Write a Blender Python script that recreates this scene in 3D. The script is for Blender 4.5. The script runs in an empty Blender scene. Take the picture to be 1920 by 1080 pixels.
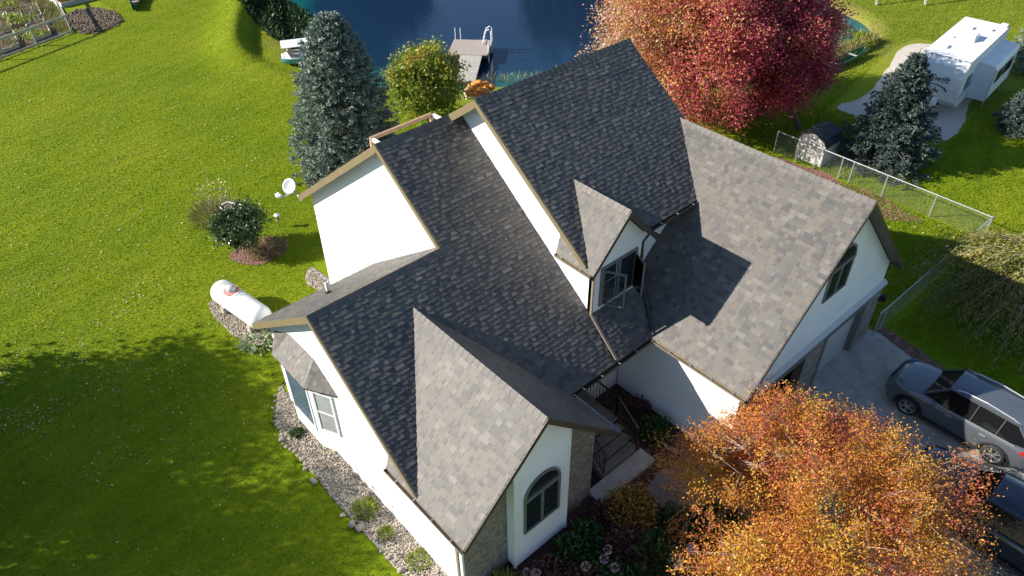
import bpy, bmesh, math, random
import numpy as np
from mathutils import Vector, Matrix
RND = random.Random(7); NR = np.random.default_rng(7)
S = bpy.context.scene; COL = S.collection
R = math.radians
# ------------------------------------------------------------ camera
cam = bpy.data.cameras.new('camera'); camo = bpy.data.objects.new('camera', cam); COL.objects.link(camo)
CP = Vector((-5.4879, -9.8109, 19.2988)); yw, pt, rl = R(48.8146), R(-39.5534), R(-0.8506)
fw = Vector((math.cos(pt)*math.cos(yw), math.cos(pt)*math.sin(yw), math.sin(pt)))
rt = Vector((math.sin(yw), -math.cos(yw), 0)); up = rt.cross(fw)
rt2 = math.cos(rl)*rt + math.sin(rl)*up; up2 = -math.sin(rl)*rt + math.cos(rl)*up
m = Matrix((rt2, up2, -fw)).transposed().to_4x4(); m.translation = CP
camo.matrix_world = m; cam.sensor_width = 36; cam.lens = 1417.8/1920*36; cam.clip_end = 1500; S.camera = camo
# ------------------------------------------------------------ world, sun, exposure
SUN_AZ, SUN_EL = 141.8, 28.6
W = bpy.data.worlds.new('World'); S.world = W; W.use_nodes = True
nt = W.node_tree; nt.nodes.clear()
sky = nt.nodes.new('ShaderNodeTexSky'); sky.sky_type = 'NISHITA'; sky.sun_disc = False
sky.sun_elevation = R(SUN_EL); sky.sun_rotation = R(90-SUN_AZ); sky.air_density = 1.0; sky.dust_density = 0.2; sky.ozone_density = 3.0
bg = nt.nodes.new('ShaderNodeBackground'); bg.inputs[1].default_value = 0.086
wo = nt.nodes.new('ShaderNodeOutputWorld'); nt.links.new(sky.outputs[0], bg.inputs[0]); nt.links.new(bg.outputs[0], wo.inputs[0])
sl = bpy.data.lights.new('sun', 'SUN'); sl.energy = 4.6; sl.angle = R(0.55); sl.color = (1.0, 0.93, 0.82)
so = bpy.data.objects.new('sun', sl); COL.objects.link(so)
sd = Vector((math.cos(R(SUN_EL))*math.cos(R(SUN_AZ)), math.cos(R(SUN_EL))*math.sin(R(SUN_AZ)), math.sin(R(SUN_EL))))
so.rotation_euler = sd.to_track_quat('Z', 'Y').to_euler(); so.location = sd*60
S.view_settings.view_transform = 'Standard'; S.view_settings.look = 'None'
S.view_settings.exposure = 1.0; S.view_settings.gamma = 1

# ------------------------------------------------------------ materials
MATS = {}
def newmat(name):
    m = bpy.data.materials.new(name); m.use_nodes = True; MATS[name] = m
    n = m.node_tree.nodes; return m, n, m.node_tree.links, n['Principled BSDF']
def N(nodes, t, **kw):
    n = nodes.new('ShaderNode'+t)
    for k, v in kw.items():
        if k.startswith('_'): setattr(n, k[1:], v)
        else: n.inputs[k.replace('__', ' ')].default_value = v
    return n
def ramp(nodes, pts, interp='LINEAR'):
    r = nodes.new('ShaderNodeValToRGB'); cr = r.color_ramp; cr.interpolation = interp
    while len(cr.elements) < len(pts): cr.elements.new(0.5)
    for e, (p, c) in zip(cr.elements, pts): e.position = p; e.color = (*c, 1)
    return r
def basic(name, col, rough=0.6, var=0.12, scale=3.0, metal=0.0, bump=0.0, bscale=60, spec=0.5, grime=None):
    """painted / plain surface with low-contrast mottling and a fine bump"""
    m, n, l, b = newmat(name)
    tc = n.new('ShaderNodeTexCoord')
    no = N(n, 'TexNoise', Scale=scale, Detail=6.0, Roughness=0.65); l.new(tc.outputs['Object'], no.inputs['Vector'])
    lo = tuple(c*(1-var) for c in col); hi = tuple(min(1, c*(1+var)) for c in col)
    r = ramp(n, [(0.3, lo), (0.7, hi)]); l.new(no.outputs['Fac'], r.inputs['Fac']); l.new(r.outputs['Color'], b.inputs['Base Color'])
    b.inputs['Roughness'].default_value = rough; b.inputs['Metallic'].default_value = metal
    b.inputs['Specular IOR Level'].default_value = spec
    if bump:
        nb = N(n, 'TexNoise', Scale=bscale, Detail=3.0); l.new(tc.outputs['Object'], nb.inputs['Vector'])
        bp = N(n, 'Bump', Strength=bump, Distance=0.01); l.new(nb.outputs['Fac'], bp.inputs['Height']); l.new(bp.outputs[0], b.inputs['Normal'])
    return m
def siding(name, col, pitch=0.12, axis=2, depth=0.022):
    m, n, l, b = newmat(name)
    tc = n.new('ShaderNodeTexCoord'); sp = n.new('ShaderNodeSeparateXYZ'); l.new(tc.outputs['Object'], sp.inputs[0])
    d = N(n, 'Math', _operation='DIVIDE'); d.inputs[1].default_value = pitch; l.new(sp.outputs[axis], d.inputs[0])
    f = N(n, 'Math', _operation='FRACT'); l.new(d.outputs[0], f.inputs[0])
    iv = N(n, 'Math', _operation='SUBTRACT'); iv.inputs[0].default_value = 1.0; l.new(f.outputs[0], iv.inputs[1])
    no = N(n, 'TexNoise', Scale=1.3, Detail=5.0); l.new(tc.outputs['Object'], no.inputs['Vector'])
    r = ramp(n, [(0.3, tuple(c*0.93 for c in col)), (0.7, col)]); l.new(no.outputs['Fac'], r.inputs['Fac']); l.new(r.outputs['Color'], b.inputs['Base Color'])
    bp = N(n, 'Bump', Strength=0.9, Distance=depth); l.new(iv.outputs[0], bp.inputs['Height']); l.new(bp.outputs[0], b.inputs['Normal'])
    b.inputs['Roughness'].default_value = 0.45
    return m
siding('white_siding', (0.84, 0.84, 0.85))
siding('shed_siding', (0.55, 0.54, 0.50), 0.15, 1, 0.01)
basic('white_trim', (0.8, 0.8, 0.8), 0.5, 0.04)
basic('trim_shaded', (0.055, 0.045, 0.035), 0.5, 0.15)  # the tan house trim again, with shade put into its colour
basic('tan_trim', (0.19, 0.15, 0.085), 0.5, 0.10)
basic('gutter_metal', (0.30, 0.25, 0.18), 0.35, 0.2, metal=0.25)
basic('window_frame', (0.17, 0.165, 0.155), 0.45, 0.1)
basic('black_iron', (0.02, 0.02, 0.022), 0.5, 0.1)
basic('concrete', (0.42, 0.385, 0.335), 0.9, 0.28, 1.6, bump=0.4, bscale=90)
basic('path_stone', (0.17, 0.16, 0.15), 0.9, 0.3, 2, bump=0.3)
basic('porch_board', (0.19, 0.17, 0.14), 0.8, 0.3, 5)
basic('galvanised', (0.5, 0.52, 0.53), 0.4, 0.1, metal=0.6)
basic('wood_new', (0.42, 0.27, 0.16), 0.75, 0.2, 6)
basic('wood_grey', (0.40, 0.38, 0.33), 0.85, 0.25, 6)
basic('dock_board', (0.36, 0.31, 0.27), 0.8, 0.12, 5)
basic('white_plastic', (0.78, 0.78, 0.77), 0.35, 0.04)
basic('grey_plastic', (0.45, 0.46, 0.46), 0.45, 0.08)
basic('teal_plastic', (0.10, 0.40, 0.45), 0.4, 0.08)
basic('tank_paint', (0.74, 0.76, 0.76), 0.35, 0.05, 2)
basic('faded_red', (0.62, 0.25, 0.22), 0.5, 0.2)
basic('canoe_green', (0.02, 0.12, 0.06), 0.5, 0.25, 4)
basic('soil', (0.10, 0.068, 0.045), 0.95, 0.5, 3, bump=1.0, bscale=9)
basic('tyre', (0.022, 0.022, 0.023), 0.8, 0.2)
basic('dark_plastic', (0.02, 0.02, 0.021), 0.6, 0.1)
basic('alloy', (0.6, 0.6, 0.6), 0.3, 0.05, metal=0.8)
basic('red_lamp', (0.35, 0.02, 0.02), 0.2, 0.1)
basic('curtain', (0.32, 0.33, 0.33), 0.9, 0.2, 4)
basic('bark', (0.14, 0.11, 0.085), 0.9, 0.35, 8)
basic('pale_bark', (0.30, 0.23, 0.19), 0.9, 0.3, 8)
basic('pumpkin_skin', (0.62, 0.24, 0.03), 0.5, 0.3, 4)
basic('stem_green', (0.14, 0.12, 0.05), 0.8, 0.2)
basic('shed_roof', (0.018, 0.022, 0.03), 0.65, 0.3)
basic('terracotta', (0.33, 0.2, 0.14), 0.7, 0.2)
basic('stone', (0.30, 0.255, 0.21), 0.85, 0.35, 5, bump=0.3)
basic('lettering', (0.045, 0.03, 0.05), 0.5, 0.1)
basic('lettering_pale', (0.25, 0.33, 0.45), 0.5, 0.1)
basic('rv_roof', (0.78, 0.78, 0.77), 0.55, 0.06, 2)
siding('rv_siding', (0.74, 0.76, 0.79), 0.07, 2, 0.006)
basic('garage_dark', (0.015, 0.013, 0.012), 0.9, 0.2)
siding('garage_door_paint', (0.5, 0.48, 0.45), 0.53, 2, 0.01)
def glass(name, col=(0.018, 0.024, 0.03), rough=0.06):
    m = basic(name, col, rough, 0.2, 2); m.node_tree.nodes['Principled BSDF'].inputs['Specular IOR Level'].default_value = 0.9
glass('glass_dark'); glass('glass_bay', (0.07, 0.11, 0.16), 0.08); glass('car_glass', (0.008, 0.009, 0.01), 0.04); MATS['car_glass'].node_tree.nodes['Principled BSDF'].inputs['Specular IOR Level'].default_value = 0.22  # glass_bay carries the blue sky reflection in its base colour
def clearglass():
    m, n, l, b = newmat('glass_clear'); n.remove(b)
    t = N(n, 'BsdfTransparent'); t.inputs[0].default_value = (0.80, 0.88, 0.88, 1); g = N(n, 'BsdfGlossy', Roughness=0.03)
    f = N(n, 'Fresnel', IOR=1.5); mx = n.new('ShaderNodeMixShader'); l.new(f.outputs[0], mx.inputs[0]); l.new(t.outputs[0], mx.inputs[1]); l.new(g.outputs[0], mx.inputs[2])
    l.new(mx.outputs[0], n['Material Output'].inputs['Surface'])
clearglass()
def carpaint(name, col, metal=0.6):
    m = basic(name, col, 0.32, 0.06, 1.2, metal=metal); b = m.node_tree.nodes['Principled BSDF']
    b.inputs['Coat Weight'].default_value = 1.0; b.inputs['Coat Roughness'].default_value = 0.04
carpaint('suv_paint', (0.12, 0.135, 0.155), 0.4); carpaint('navy_paint', (0.012, 0.016, 0.035), 0.3)
def shingle_mat(name, pts):
    m, n, l, b = newmat(name)
    at = N(n, 'Attribute', _attribute_name='tone'); r = ramp(n, pts, 'CONSTANT'); l.new(at.outputs['Fac'], r.inputs['Fac'])
    tc = n.new('ShaderNodeTexCoord'); no = N(n, 'TexNoise', Scale=38.0, Detail=5.0, Roughness=0.8); l.new(tc.outputs['Object'], no.inputs['Vector'])
    rr = ramp(n, [(0.25, (0.76,)*3), (0.75, (1.26,)*3)]); l.new(no.outputs['Fac'], rr.inputs['Fac'])
    no2 = N(n, 'TexNoise', Scale=0.55, Detail=4.0); l.new(tc.outputs['Object'], no2.inputs['Vector'])
    r2 = ramp(n, [(0.3, (0.88, 0.90, 0.93)), (0.7, (1.1, 1.07, 1.04))]); l.new(no2.outputs['Fac'], r2.inputs['Fac'])
    mx = N(n, 'Mix', _data_type='RGBA', _blend_type='MULTIPLY'); mx.inputs[0].default_value = 1; l.new(r.outputs['Color'], mx.inputs[6]); l.new(rr.outputs['Color'], mx.inputs[7])
    m2 = N(n, 'Mix', _data_type='RGBA', _blend_type='MULTIPLY'); m2.inputs[0].default_value = 1; l.new(mx.outputs[2], m2.inputs[6]); l.new(r2.outputs['Color'], m2.inputs[7])
    l.new(m2.outputs[2], b.inputs['Base Color']); b.inputs['Roughness'].default_value = 0.62; b.inputs['Specular IOR Level'].default_value = 0.55
    bp = N(n, 'Bump', Strength=0.5, Distance=0.004); l.new(no.outputs['Fac'], bp.inputs['Height']); l.new(bp.outputs[0], b.inputs['Normal'])
shingle_mat('shingle', [(0, (0.068, 0.064, 0.061)), (0.13, (0.088, 0.080, 0.073)), (0.34, (0.112, 0.098, 0.083)), (0.56, (0.099, 0.092, 0.084)),
                        (0.72, (0.120, 0.104, 0.086)), (0.88, (0.142, 0.133, 0.119))])
def brick_mat():
    m, n, l, b = newmat('brick'); tc = n.new('ShaderNodeTexCoord'); sp = n.new('ShaderNodeSeparateXYZ'); l.new(tc.outputs['Object'], sp.inputs[0])
    ad = N(n, 'Math', _operation='ADD'); l.new(sp.outputs[0], ad.inputs[0]); l.new(sp.outputs[1], ad.inputs[1])
    cb = n.new('ShaderNodeCombineXYZ'); l.new(ad.outputs[0], cb.inputs[0]); l.new(sp.outputs[2], cb.inputs[1])
    br = N(n, 'TexBrick', Scale=1.0); l.new(cb.outputs[0], br.inputs['Vector'])
    for k, v in dict(Color1=(0.20, 0.155, 0.13, 1), Color2=(0.33, 0.29, 0.26, 1), Mortar=(0.26, 0.25, 0.23, 1)).items(): br.inputs[k].default_value = v
    br.inputs['Mortar Size'].default_value = 0.007; br.inputs['Brick Width'].default_value = 0.21; br.inputs['Row Height'].default_value = 0.075; br.inputs['Bias'].default_value = -0.2
    no = N(n, 'TexNoise', Scale=14.0, Detail=3.0); l.new(tc.outputs['Object'], no.inputs['Vector']); r = ramp(n, [(0.3, (0.6,)*3), (0.7, (1.35,)*3)]); l.new(no.outputs['Fac'], r.inputs['Fac'])
    mx = N(n, 'Mix', _data_type='RGBA', _blend_type='MULTIPLY'); mx.inputs[0].default_value = 1; l.new(br.outputs['Color'], mx.inputs[6]); l.new(r.outputs['Color'], mx.inputs[7])
    l.new(mx.outputs[2], b.inputs['Base Color']); b.inputs['Roughness'].default_value = 0.9
    bp = N(n, 'Bump', Strength=0.8, Distance=0.01); bp.invert = True; l.new(br.outputs['Fac'], bp.inputs['Height']); l.new(bp.outputs[0], b.inputs['Normal'])
brick_mat()
def leaf_mat(name, pts, trans=0.3, rough=0.45, nscale=0.0):
    m, n, l, b = newmat(name)
    at = N(n, 'Attribute', _attribute_name='tone'); r = ramp(n, pts); l.new(at.outputs['Fac'], r.inputs['Fac'])
    l.new(r.outputs['Color'], b.inputs['Base Color']); b.inputs['Roughness'].default_value = rough; b.inputs['Specular IOR Level'].default_value = 0.4
    t = n.new('ShaderNodeBsdfTranslucent'); l.new(r.outputs['Color'], t.inputs[0]); mx = n.new('ShaderNodeMixShader'); mx.inputs[0].default_value = trans
    l.new(b.outputs[0], mx.inputs[1]); l.new(t.outputs[0], mx.inputs[2]); l.new(mx.outputs[0], n['Material Output'].inputs['Surface'])
leaf_mat('leaf_maple', [(0, (0.32, 0.03, 0.07)), (0.22, (0.52, 0.075, 0.12)), (0.42, (0.58, 0.12, 0.12)), (0.6, (0.62, 0.24, 0.11)), (0.78, (0.60, 0.36, 0.09)), (0.9, (0.45, 0.40, 0.09)), (1, (0.72, 0.45, 0.42))], 0.35)
leaf_mat('leaf_maple_dark', [(0, (0.22, 0.02, 0.035)), (0.4, (0.42, 0.04, 0.06)), (0.75, (0.58, 0.09, 0.09)), (1, (0.62, 0.26, 0.18))], 0.42)
leaf_mat('leaf_crab', [(0, (0.38, 0.06, 0.06)), (0.2, (0.52, 0.15, 0.07)), (0.45, (0.60, 0.25, 0.035)), (0.75, (0.68, 0.38, 0.045)), (0.92, (0.68, 0.48, 0.08)), (1, (0.28, 0.33, 0.06))], 0.35)
leaf_mat('leaf_yellowgreen', [(0, (0.08, 0.16, 0.015)), (0.5, (0.20, 0.28, 0.025)), (0.85, (0.42, 0.38, 0.05)), (1, (0.5, 0.34, 0.06))], 0.3)
leaf_mat('leaf_green', [(0, (0.02, 0.05, 0.01)), (0.6, (0.05, 0.11, 0.02)), (1, (0.12, 0.18, 0.05))], 0.25, 0.3)
leaf_mat('leaf_glossy', [(0, (0.03, 0.065, 0.02)), (0.7, (0.075, 0.13, 0.045)), (1, (0.16, 0.2, 0.08))], 0.12, 0.28)
leaf_mat('leaf_variegated', [(0, (0.10, 0.2, 0.05)), (0.5, (0.3, 0.36, 0.2)), (1, (0.5, 0.52, 0.36))], 0.2, 0.4)
leaf_mat('leaf_shrub_gold', [(0, (0.12, 0.10, 0.02)), (0.5, (0.36, 0.20, 0.03)), (1, (0.5, 0.3, 0.04))], 0.2)
leaf_mat('leaf_shrub_red', [(0, (0.06, 0.02, 0.02)), (0.5, (0.14, 0.05, 0.045)), (1, (0.22, 0.09, 0.08))], 0.2)
leaf_mat('leaf_flower', [(0, (0.5, 0.22, 0.35)), (1, (0.6, 0.5, 0.48))], 0.2)
leaf_mat('leaf_weeping', [(0, (0.09, 0.11, 0.02)), (0.5, (0.19, 0.20, 0.04)), (0.85, (0.34, 0.30, 0.07)), (1, (0.45, 0.33, 0.14))], 0.2)
leaf_mat('leaf_lime', [(0, (0.15, 0.22, 0.02)), (1, (0.36, 0.40, 0.04))], 0.3)
leaf_mat('grass_dry', [(0, (0.10, 0.12, 0.03)), (0.5, (0.24, 0.22, 0.07)), (1, (0.42, 0.33, 0.17))], 0.3)
leaf_mat('leaf_fallen', [(0, (0.24, 0.12, 0.05)), (0.5, (0.42, 0.29, 0.15)), (1, (0.62, 0.52, 0.36))], 0.1, 0.8)
leaf_mat('needle_blue', [(0, (0.045, 0.068, 0.052)), (0.5, (0.15, 0.20, 0.16)), (0.9, (0.30, 0.37, 0.29)), (1, (0.32, 0.28, 0.16))], 0.08, 0.55)
leaf_mat('needle_dark', [(0, (0.018, 0.03, 0.027)), (0.5, (0.05, 0.078, 0.068)), (1, (0.13, 0.17, 0.15))], 0.05, 0.55)  # needles darkened further for the shade the maples cast
leaf_mat('grass_blade', [(0, (0.135, 0.225, 0.004)), (0.5, (0.235, 0.325, 0.007)), (1, (0.39, 0.42, 0.035))], 0.45, 0.8)
leaf_mat('pebble', [(0, (0.14, 0.12, 0.10)), (0.5, (0.38, 0.32, 0.25)), (1, (0.68, 0.61, 0.50))], 0.0, 0.8)
leaf_mat('clod', [(0, (0.06, 0.042, 0.03)), (0.5, (0.15, 0.11, 0.075)), (1, (0.30, 0.24, 0.17))], 0.0, 0.95)
leaf_mat('weed', [(0, (0.012, 0.035, 0.01)), (0.7, (0.045, 0.085, 0.02)), (1, (0.14, 0.16, 0.05))], 0.2)
def ground_mat():
    m, n, l, b = newmat('lawn_grass'); tc = n.new('ShaderNodeTexCoord'); ob = tc.outputs['Object']
    def nz(sc, det=6, ro=0.6, vec=None):
        q = N(n, 'TexNoise', Scale=sc, Detail=float(det), Roughness=ro); l.new(vec or ob, q.inputs['Vector']); return q.outputs['Fac']
    mp = n.new('ShaderNodeMapping'); mp.inputs['Rotation'].default_value = (0, 0, R(-18)); mp.inputs['Scale'].default_value = (0.12, 1.0, 1); l.new(ob, mp.inputs[0])
    big, streak, mid, fine = nz(0.10, 4), nz(1.5, 6, 0.7, mp.outputs[0]), nz(4.5, 6, 0.75), nz(34, 4, 0.8)
    c1 = ramp(n, [(0.30, (0.115, 0.190, 0.003)), (0.50, (0.180, 0.240, 0.005)), (0.72, (0.250, 0.275, 0.012))]); l.new(big, c1.inputs[0])
    def mul(a, fac, lo, hi, p0=0.3, p1=0.7):
        rr = ramp(n, [(p0, lo), (p1, hi)]); l.new(fac, rr.inputs[0])
        x = N(n, 'Mix', _data_type='RGBA', _blend_type='MULTIPLY'); x.inputs[0].default_value = 1; l.new(a, x.inputs[6]); l.new(rr.outputs[0], x.inputs[7]); return x.outputs[2]
    c = mul(c1.outputs[0], streak, (0.80, 0.86, 0.9), (1.18, 1.12, 1.0)); c = mul(c, mid, (0.78, 0.84, 0.85), (1.20, 1.14, 1.1)); c = mul(c, fine, (0.6, 0.66, 0.6), (1.4, 1.32, 1.4), 0.25, 0.75)
    at = N(n, 'Attribute', _attribute_name='dry'); pd = N(n, 'Mix', _data_type='RGBA'); l.new(at.outputs['Fac'], pd.inputs[0]); l.new(c, pd.inputs[6])
    dr = ramp(n, [(0.3, (0.16, 0.15, 0.035)), (0.7, (0.30, 0.22, 0.09))]); l.new(mid, dr.inputs[0]); l.new(dr.outputs[0], pd.inputs[7])
    l.new(pd.outputs[2], b.inputs['Base Color']); b.inputs['Roughness'].default_value = 0.9; b.inputs['Specular IOR Level'].default_value = 0.15
    h = N(n, 'Math', _operation='MULTIPLY_ADD'); h.inputs[1].default_value = 0.5; l.new(mid, h.inputs[0]); l.new(fine, h.inputs[2])
    bp = N(n, 'Bump', Strength=0.5, Distance=0.045); l.new(h.outputs[0], bp.inputs['Height']); l.new(bp.outputs[0], b.inputs['Normal'])
ground_mat()
def gravel_mat(name, c0, c1, sc):
    m, n, l, b = newmat(name); tc = n.new('ShaderNodeTexCoord'); v = N(n, 'TexVoronoi', Scale=sc); l.new(tc.outputs['Object'], v.inputs['Vector'])
    sp = n.new('ShaderNodeSeparateColor'); l.new(v.outputs['Color'], sp.inputs[0]); r = ramp(n, [(0, c0), (1, c1)]); l.new(sp.outputs[0], r.inputs[0]); l.new(r.outputs[0], b.inputs['Base Color'])
    bp = N(n, 'Bump', Strength=1.0, Distance=0.03); bp.invert = True; l.new(v.outputs['Distance'], bp.inputs['Height']); l.new(bp.outputs[0], b.inputs['Normal']); b.inputs['Roughness'].default_value = 0.9
gravel_mat('gravel', (0.10, 0.095, 0.085), (0.48, 0.43, 0.37), 16)
gravel_mat('fine_gravel', (0.46, 0.41, 0.34), (0.68, 0.62, 0.52), 22)
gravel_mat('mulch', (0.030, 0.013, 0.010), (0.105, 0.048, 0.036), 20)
gravel_mat('mulch_lit', (0.10, 0.04, 0.03), (0.30, 0.16, 0.12), 14)  # brighter copy of mulch, sunlight put into its colour
def water_mat():
    m, n, l, b = newmat('pond_water'); at = N(n, 'Attribute', _attribute_name='depth')
    r = ramp(n, [(0, (0.025, 0.12, 0.10)), (0.10, (0.006, 0.085, 0.10)), (0.24, (0.008, 0.030, 0.066)), (1, (0.009, 0.024, 0.056))]); 
    tc = n.new('ShaderNodeTexCoord'); w0 = N(n, 'TexNoise', Scale=0.8, Detail=4.0); l.new(tc.outputs['Object'], w0.inputs['Vector'])
    ad = N(n, 'Math', _operation='MULTIPLY_ADD'); ad.inputs[1].default_value = 0.22; ad.inputs[2].default_value = -0.11; l.new(w0.outputs['Fac'], ad.inputs[0])
    a2 = N(n, 'Math', _operation='ADD'); l.new(ad.outputs[0], a2.inputs[0]); l.new(at.outputs['Fac'], a2.inputs[1]); l.new(a2.outputs[0], r.inputs[0])
    l.new(r.outputs[0], b.inputs['Base Color']); b.inputs['Roughness'].default_value = 0.04; b.inputs['IOR'].default_value = 1.33
    mp = n.new('ShaderNodeMapping'); mp.inputs['Rotation'].default_value = (0, 0, R(40)); mp.inputs['Scale'].default_value = (0.35, 1, 1); l.new(tc.outputs['Object'], mp.inputs[0])
    nb = N(n, 'TexNoise', Scale=5.0, Detail=3.0); l.new(mp.outputs[0], nb.inputs['Vector'])
    bp = N(n, 'Bump', Strength=0.25, Distance=0.03); l.new(nb.outputs['Fac'], bp.inputs['Height']); l.new(bp.outputs[0], b.inputs['Normal'])
water_mat()
M = MATS
# ------------------------------------------------------------ object helpers
def tag(o, label=None, cat=None, group=None, kind=None):
    if label: o['label'] = label
    if cat: o['category'] = cat
    if group: o['group'] = group
    if kind: o['kind'] = kind
    return o
def thing(name, label, cat, loc=(0, 0, 0), rz=0, group=None):
    o = bpy.data.objects.new(name, None); COL.objects.link(o); o.location = loc; o.rotation_euler = (0, 0, rz); o.empty_display_size = 0.3
    return tag(o, label, cat, group)
def link(name, me, parent=None, world=False):
    """world=True: the mesh is given in world coordinates, keep it there under its parent"""
    o = bpy.data.objects.new(name, me); COL.objects.link(o)
    if parent is not None:
        o.parent = parent
        if world:
            loc = Vector(); p = parent
            while p is not None: loc += p.location; p = p.parent
            # children of children sit at zero, so only the root's offset counts
            o.matrix_parent_inverse = Matrix.Translation(-loc) if parent.parent is None else Matrix.Identity(4)
    return o
class MB:
    def __init__(s): s.v = []; s.f = []; s.m = []; s.t = []; s.cm = 0; s.tone = None
    def add(s, vs, fs, tone=0.5):
        o = len(s.v); s.v += [tuple(p) for p in vs]
        for f in fs: s.f.append(tuple(o+i for i in f)); s.m.append(s.cm); s.t.append(tone)
        return s
    def box(s, c, d, rz=0, M4=None):
        x, y, z = d[0]/2, d[1]/2, d[2]/2; P = [Vector((a*x, b*y, e*z)) for e in (-1, 1) for b in (-1, 1) for a in (-1, 1)]
        q = Matrix.Rotation(rz, 4, 'Z') if M4 is None else M4
        return s.add([q @ p + Vector(c) for p in P], [(0, 2, 3, 1), (4, 5, 7, 6), (0, 1, 5, 4), (2, 6, 7, 3), (0, 4, 6, 2), (1, 3, 7, 5)])
    def bx(s, a, b):  # box by corners
        return s.box([(a[i]+b[i])/2 for i in range(3)], [abs(b[i]-a[i]) for i in range(3)])
    def bar(s, a, b, w, h=None, upv=(0, 0, 1)):
        a, b = Vector(a), Vector(b); d = b-a; L = d.length
        if L < 1e-6: return s
        d.normalize(); u = Vector(upv)
        if abs(d.dot(u)) > 0.98: u = Vector((1, 0, 0))
        x = d.cross(u).normalized(); y = x.cross(d); h = h or w
        M4 = Matrix((d, x, y)).transposed().to_4x4(); return s.box((a+b)/2, (L, w, h), M4=M4)
    def tube(s, pts, rad, n=6, cap=True):
        pts = [Vector(p) for p in pts]; rad = rad if isinstance(rad, (list, tuple)) else [rad]*len(pts); vs = []; fs = []; x = None
        for i, p in enumerate(pts):
            d = (pts[min(i+1, len(pts)-1)]-pts[max(i-1, 0)]).normalized()
            if x is None: x = d.orthogonal().normalized()
            else: x = (x-d*x.dot(d)); x = x.normalized() if x.length > 1e-5 else d.orthogonal().normalized()
            y = d.cross(x); vs += [p+(x*math.cos(2*math.pi*k/n)+y*math.sin(2*math.pi*k/n))*rad[i] for k in range(n)]
        for i in range(len(pts)-1):
            for k in range(n): a, b = i*n+k, i*n+(k+1) % n; fs.append((a, b, b+n, a+n))
        if cap: fs += [tuple(range(n-1, -1, -1)), tuple(range((len(pts)-1)*n, len(pts)*n))]
        return s.add(vs, fs)
    def prism(s, poly, off):  # polygon (3d points) extruded by off
        n = len(poly); off = Vector(off); P = [Vector(p) for p in poly]
        return s.add(P+[p+off for p in P], [tuple(range(n-1, -1, -1)), tuple(range(n, 2*n))]+[(i, (i+1) % n, (i+1) % n+n, i+n) for i in range(n)])
    def lathe(s, prof, c, n=16, ax='Z', M4=None):
        vs = []; fs = []; c = Vector(c)
        for (r_, h) in prof:
            for k in range(n):
                a = 2*math.pi*k/n; p = Vector((r_*math.cos(a), r_*math.sin(a), h)); 
                if M4 is not None: p = M4 @ p
                elif ax == 'X': p = Vector((p.z, p.x, p.y))
                vs.append(c+p)
        for i in range(len(prof)-1):
            for k in range(n): a, b = i*n+k, i*n+(k+1) % n; fs.append((a, b, b+n, a+n))
        return s.add(vs, fs)
    def build(s, name, mats, parent=None, smooth=False, world=False, fix=True):
        me = bpy.data.meshes.new(name); me.from_pydata(s.v, [], s.f); mats = mats if isinstance(mats, (list, tuple)) else [mats]
        for q in mats: me.materials.append(M[q])
        if len(mats) > 1: me.polygons.foreach_set('material_index', s.m)
        if s.tone: a = me.attributes.new('tone', 'FLOAT', 'FACE'); a.data.foreach_set('value', s.t)
        if fix:
            bm = bmesh.new(); bm.from_mesh(me); bmesh.ops.recalc_face_normals(bm, faces=bm.faces); bm.to_mesh(me); bm.free()
        if smooth: me.polygons.foreach_set('use_smooth', [True]*len(me.polygons))
        me.update(); return link(name, me, parent, world)
def npmesh(name, V, F, mat, tone=None, parent=None, world=False, smooth=False, vattr=None):
    """V (n,3) array, F (m,k) array of equal-sized faces"""
    me = bpy.data.meshes.new(name); V = np.asarray(V, np.float32); F = np.asarray(F, np.int32); k = F.shape[1]
    me.vertices.add(len(V)); me.vertices.foreach_set('co', V.ravel()); me.loops.add(F.size); me.loops.foreach_set('vertex_index', F.ravel())
    me.polygons.add(len(F)); me.polygons.foreach_set('loop_start', np.arange(0, F.size, k, dtype=np.int32)); me.polygons.foreach_set('loop_total', np.full(len(F), k, np.int32))
    if smooth: me.polygons.foreach_set('use_smooth', np.ones(len(F), bool))
    me.update(calc_edges=True)
    if tone is not None: a = me.attributes.new('tone', 'FLOAT', 'FACE'); a.data.foreach_set('value', np.asarray(tone, np.float32))
    for an, av in (vattr or {}).items(): a = me.attributes.new(an, 'FLOAT', 'POINT'); a.data.foreach_set('value', np.asarray(av, np.float32))
    me.materials.append(M[mat]); return link(name, me, parent, world)
def unit(v): return v/np.maximum(np.linalg.norm(v, axis=-1, keepdims=True), 1e-9)
def leafquads(C, D, L, Wd, Nn=None):
    """diamond leaves: C base centre, D direction, L length, Wd width"""
    n = len(C); D = unit(D)
    if Nn is None: Nn = NR.normal(size=(n, 3)); Nn[:, 2] = np.abs(Nn[:, 2])+0.4
    X = unit(np.cross(D, Nn)); L = np.broadcast_to(L, (n,))[:, None]; Wd = np.broadcast_to(Wd, (n,))[:, None]
    U = unit(np.cross(X, D))
    a = C; b = C+D*L*0.5+X*Wd*0.5; c = C+D*L-U*L*0.12; d = C+D*L*0.5-X*Wd*0.5
    V = np.stack([a, b, c, d], 1).reshape(-1, 3); F = np.arange(4*n).reshape(n, 4); return V, F
def copy_tree(o, parent=None):
    c = o.copy(); COL.objects.link(c); c.parent = parent
    for ch in list(o.children): copy_tree(ch, c)
    return c
def inpoly(x, y, P):
    c = np.zeros(np.shape(x), bool); n = len(P)
    for i in range(n):
        x1, y1 = P[i]; x2, y2 = P[(i+1) % n]
        with np.errstate(divide='ignore', invalid='ignore'):
            c ^= ((y1 > y) != (y2 > y)) & (x < (x2-x1)*(y-y1)/((y2-y1) if y2 != y1 else 1e-9)+x1)
    return c
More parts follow.
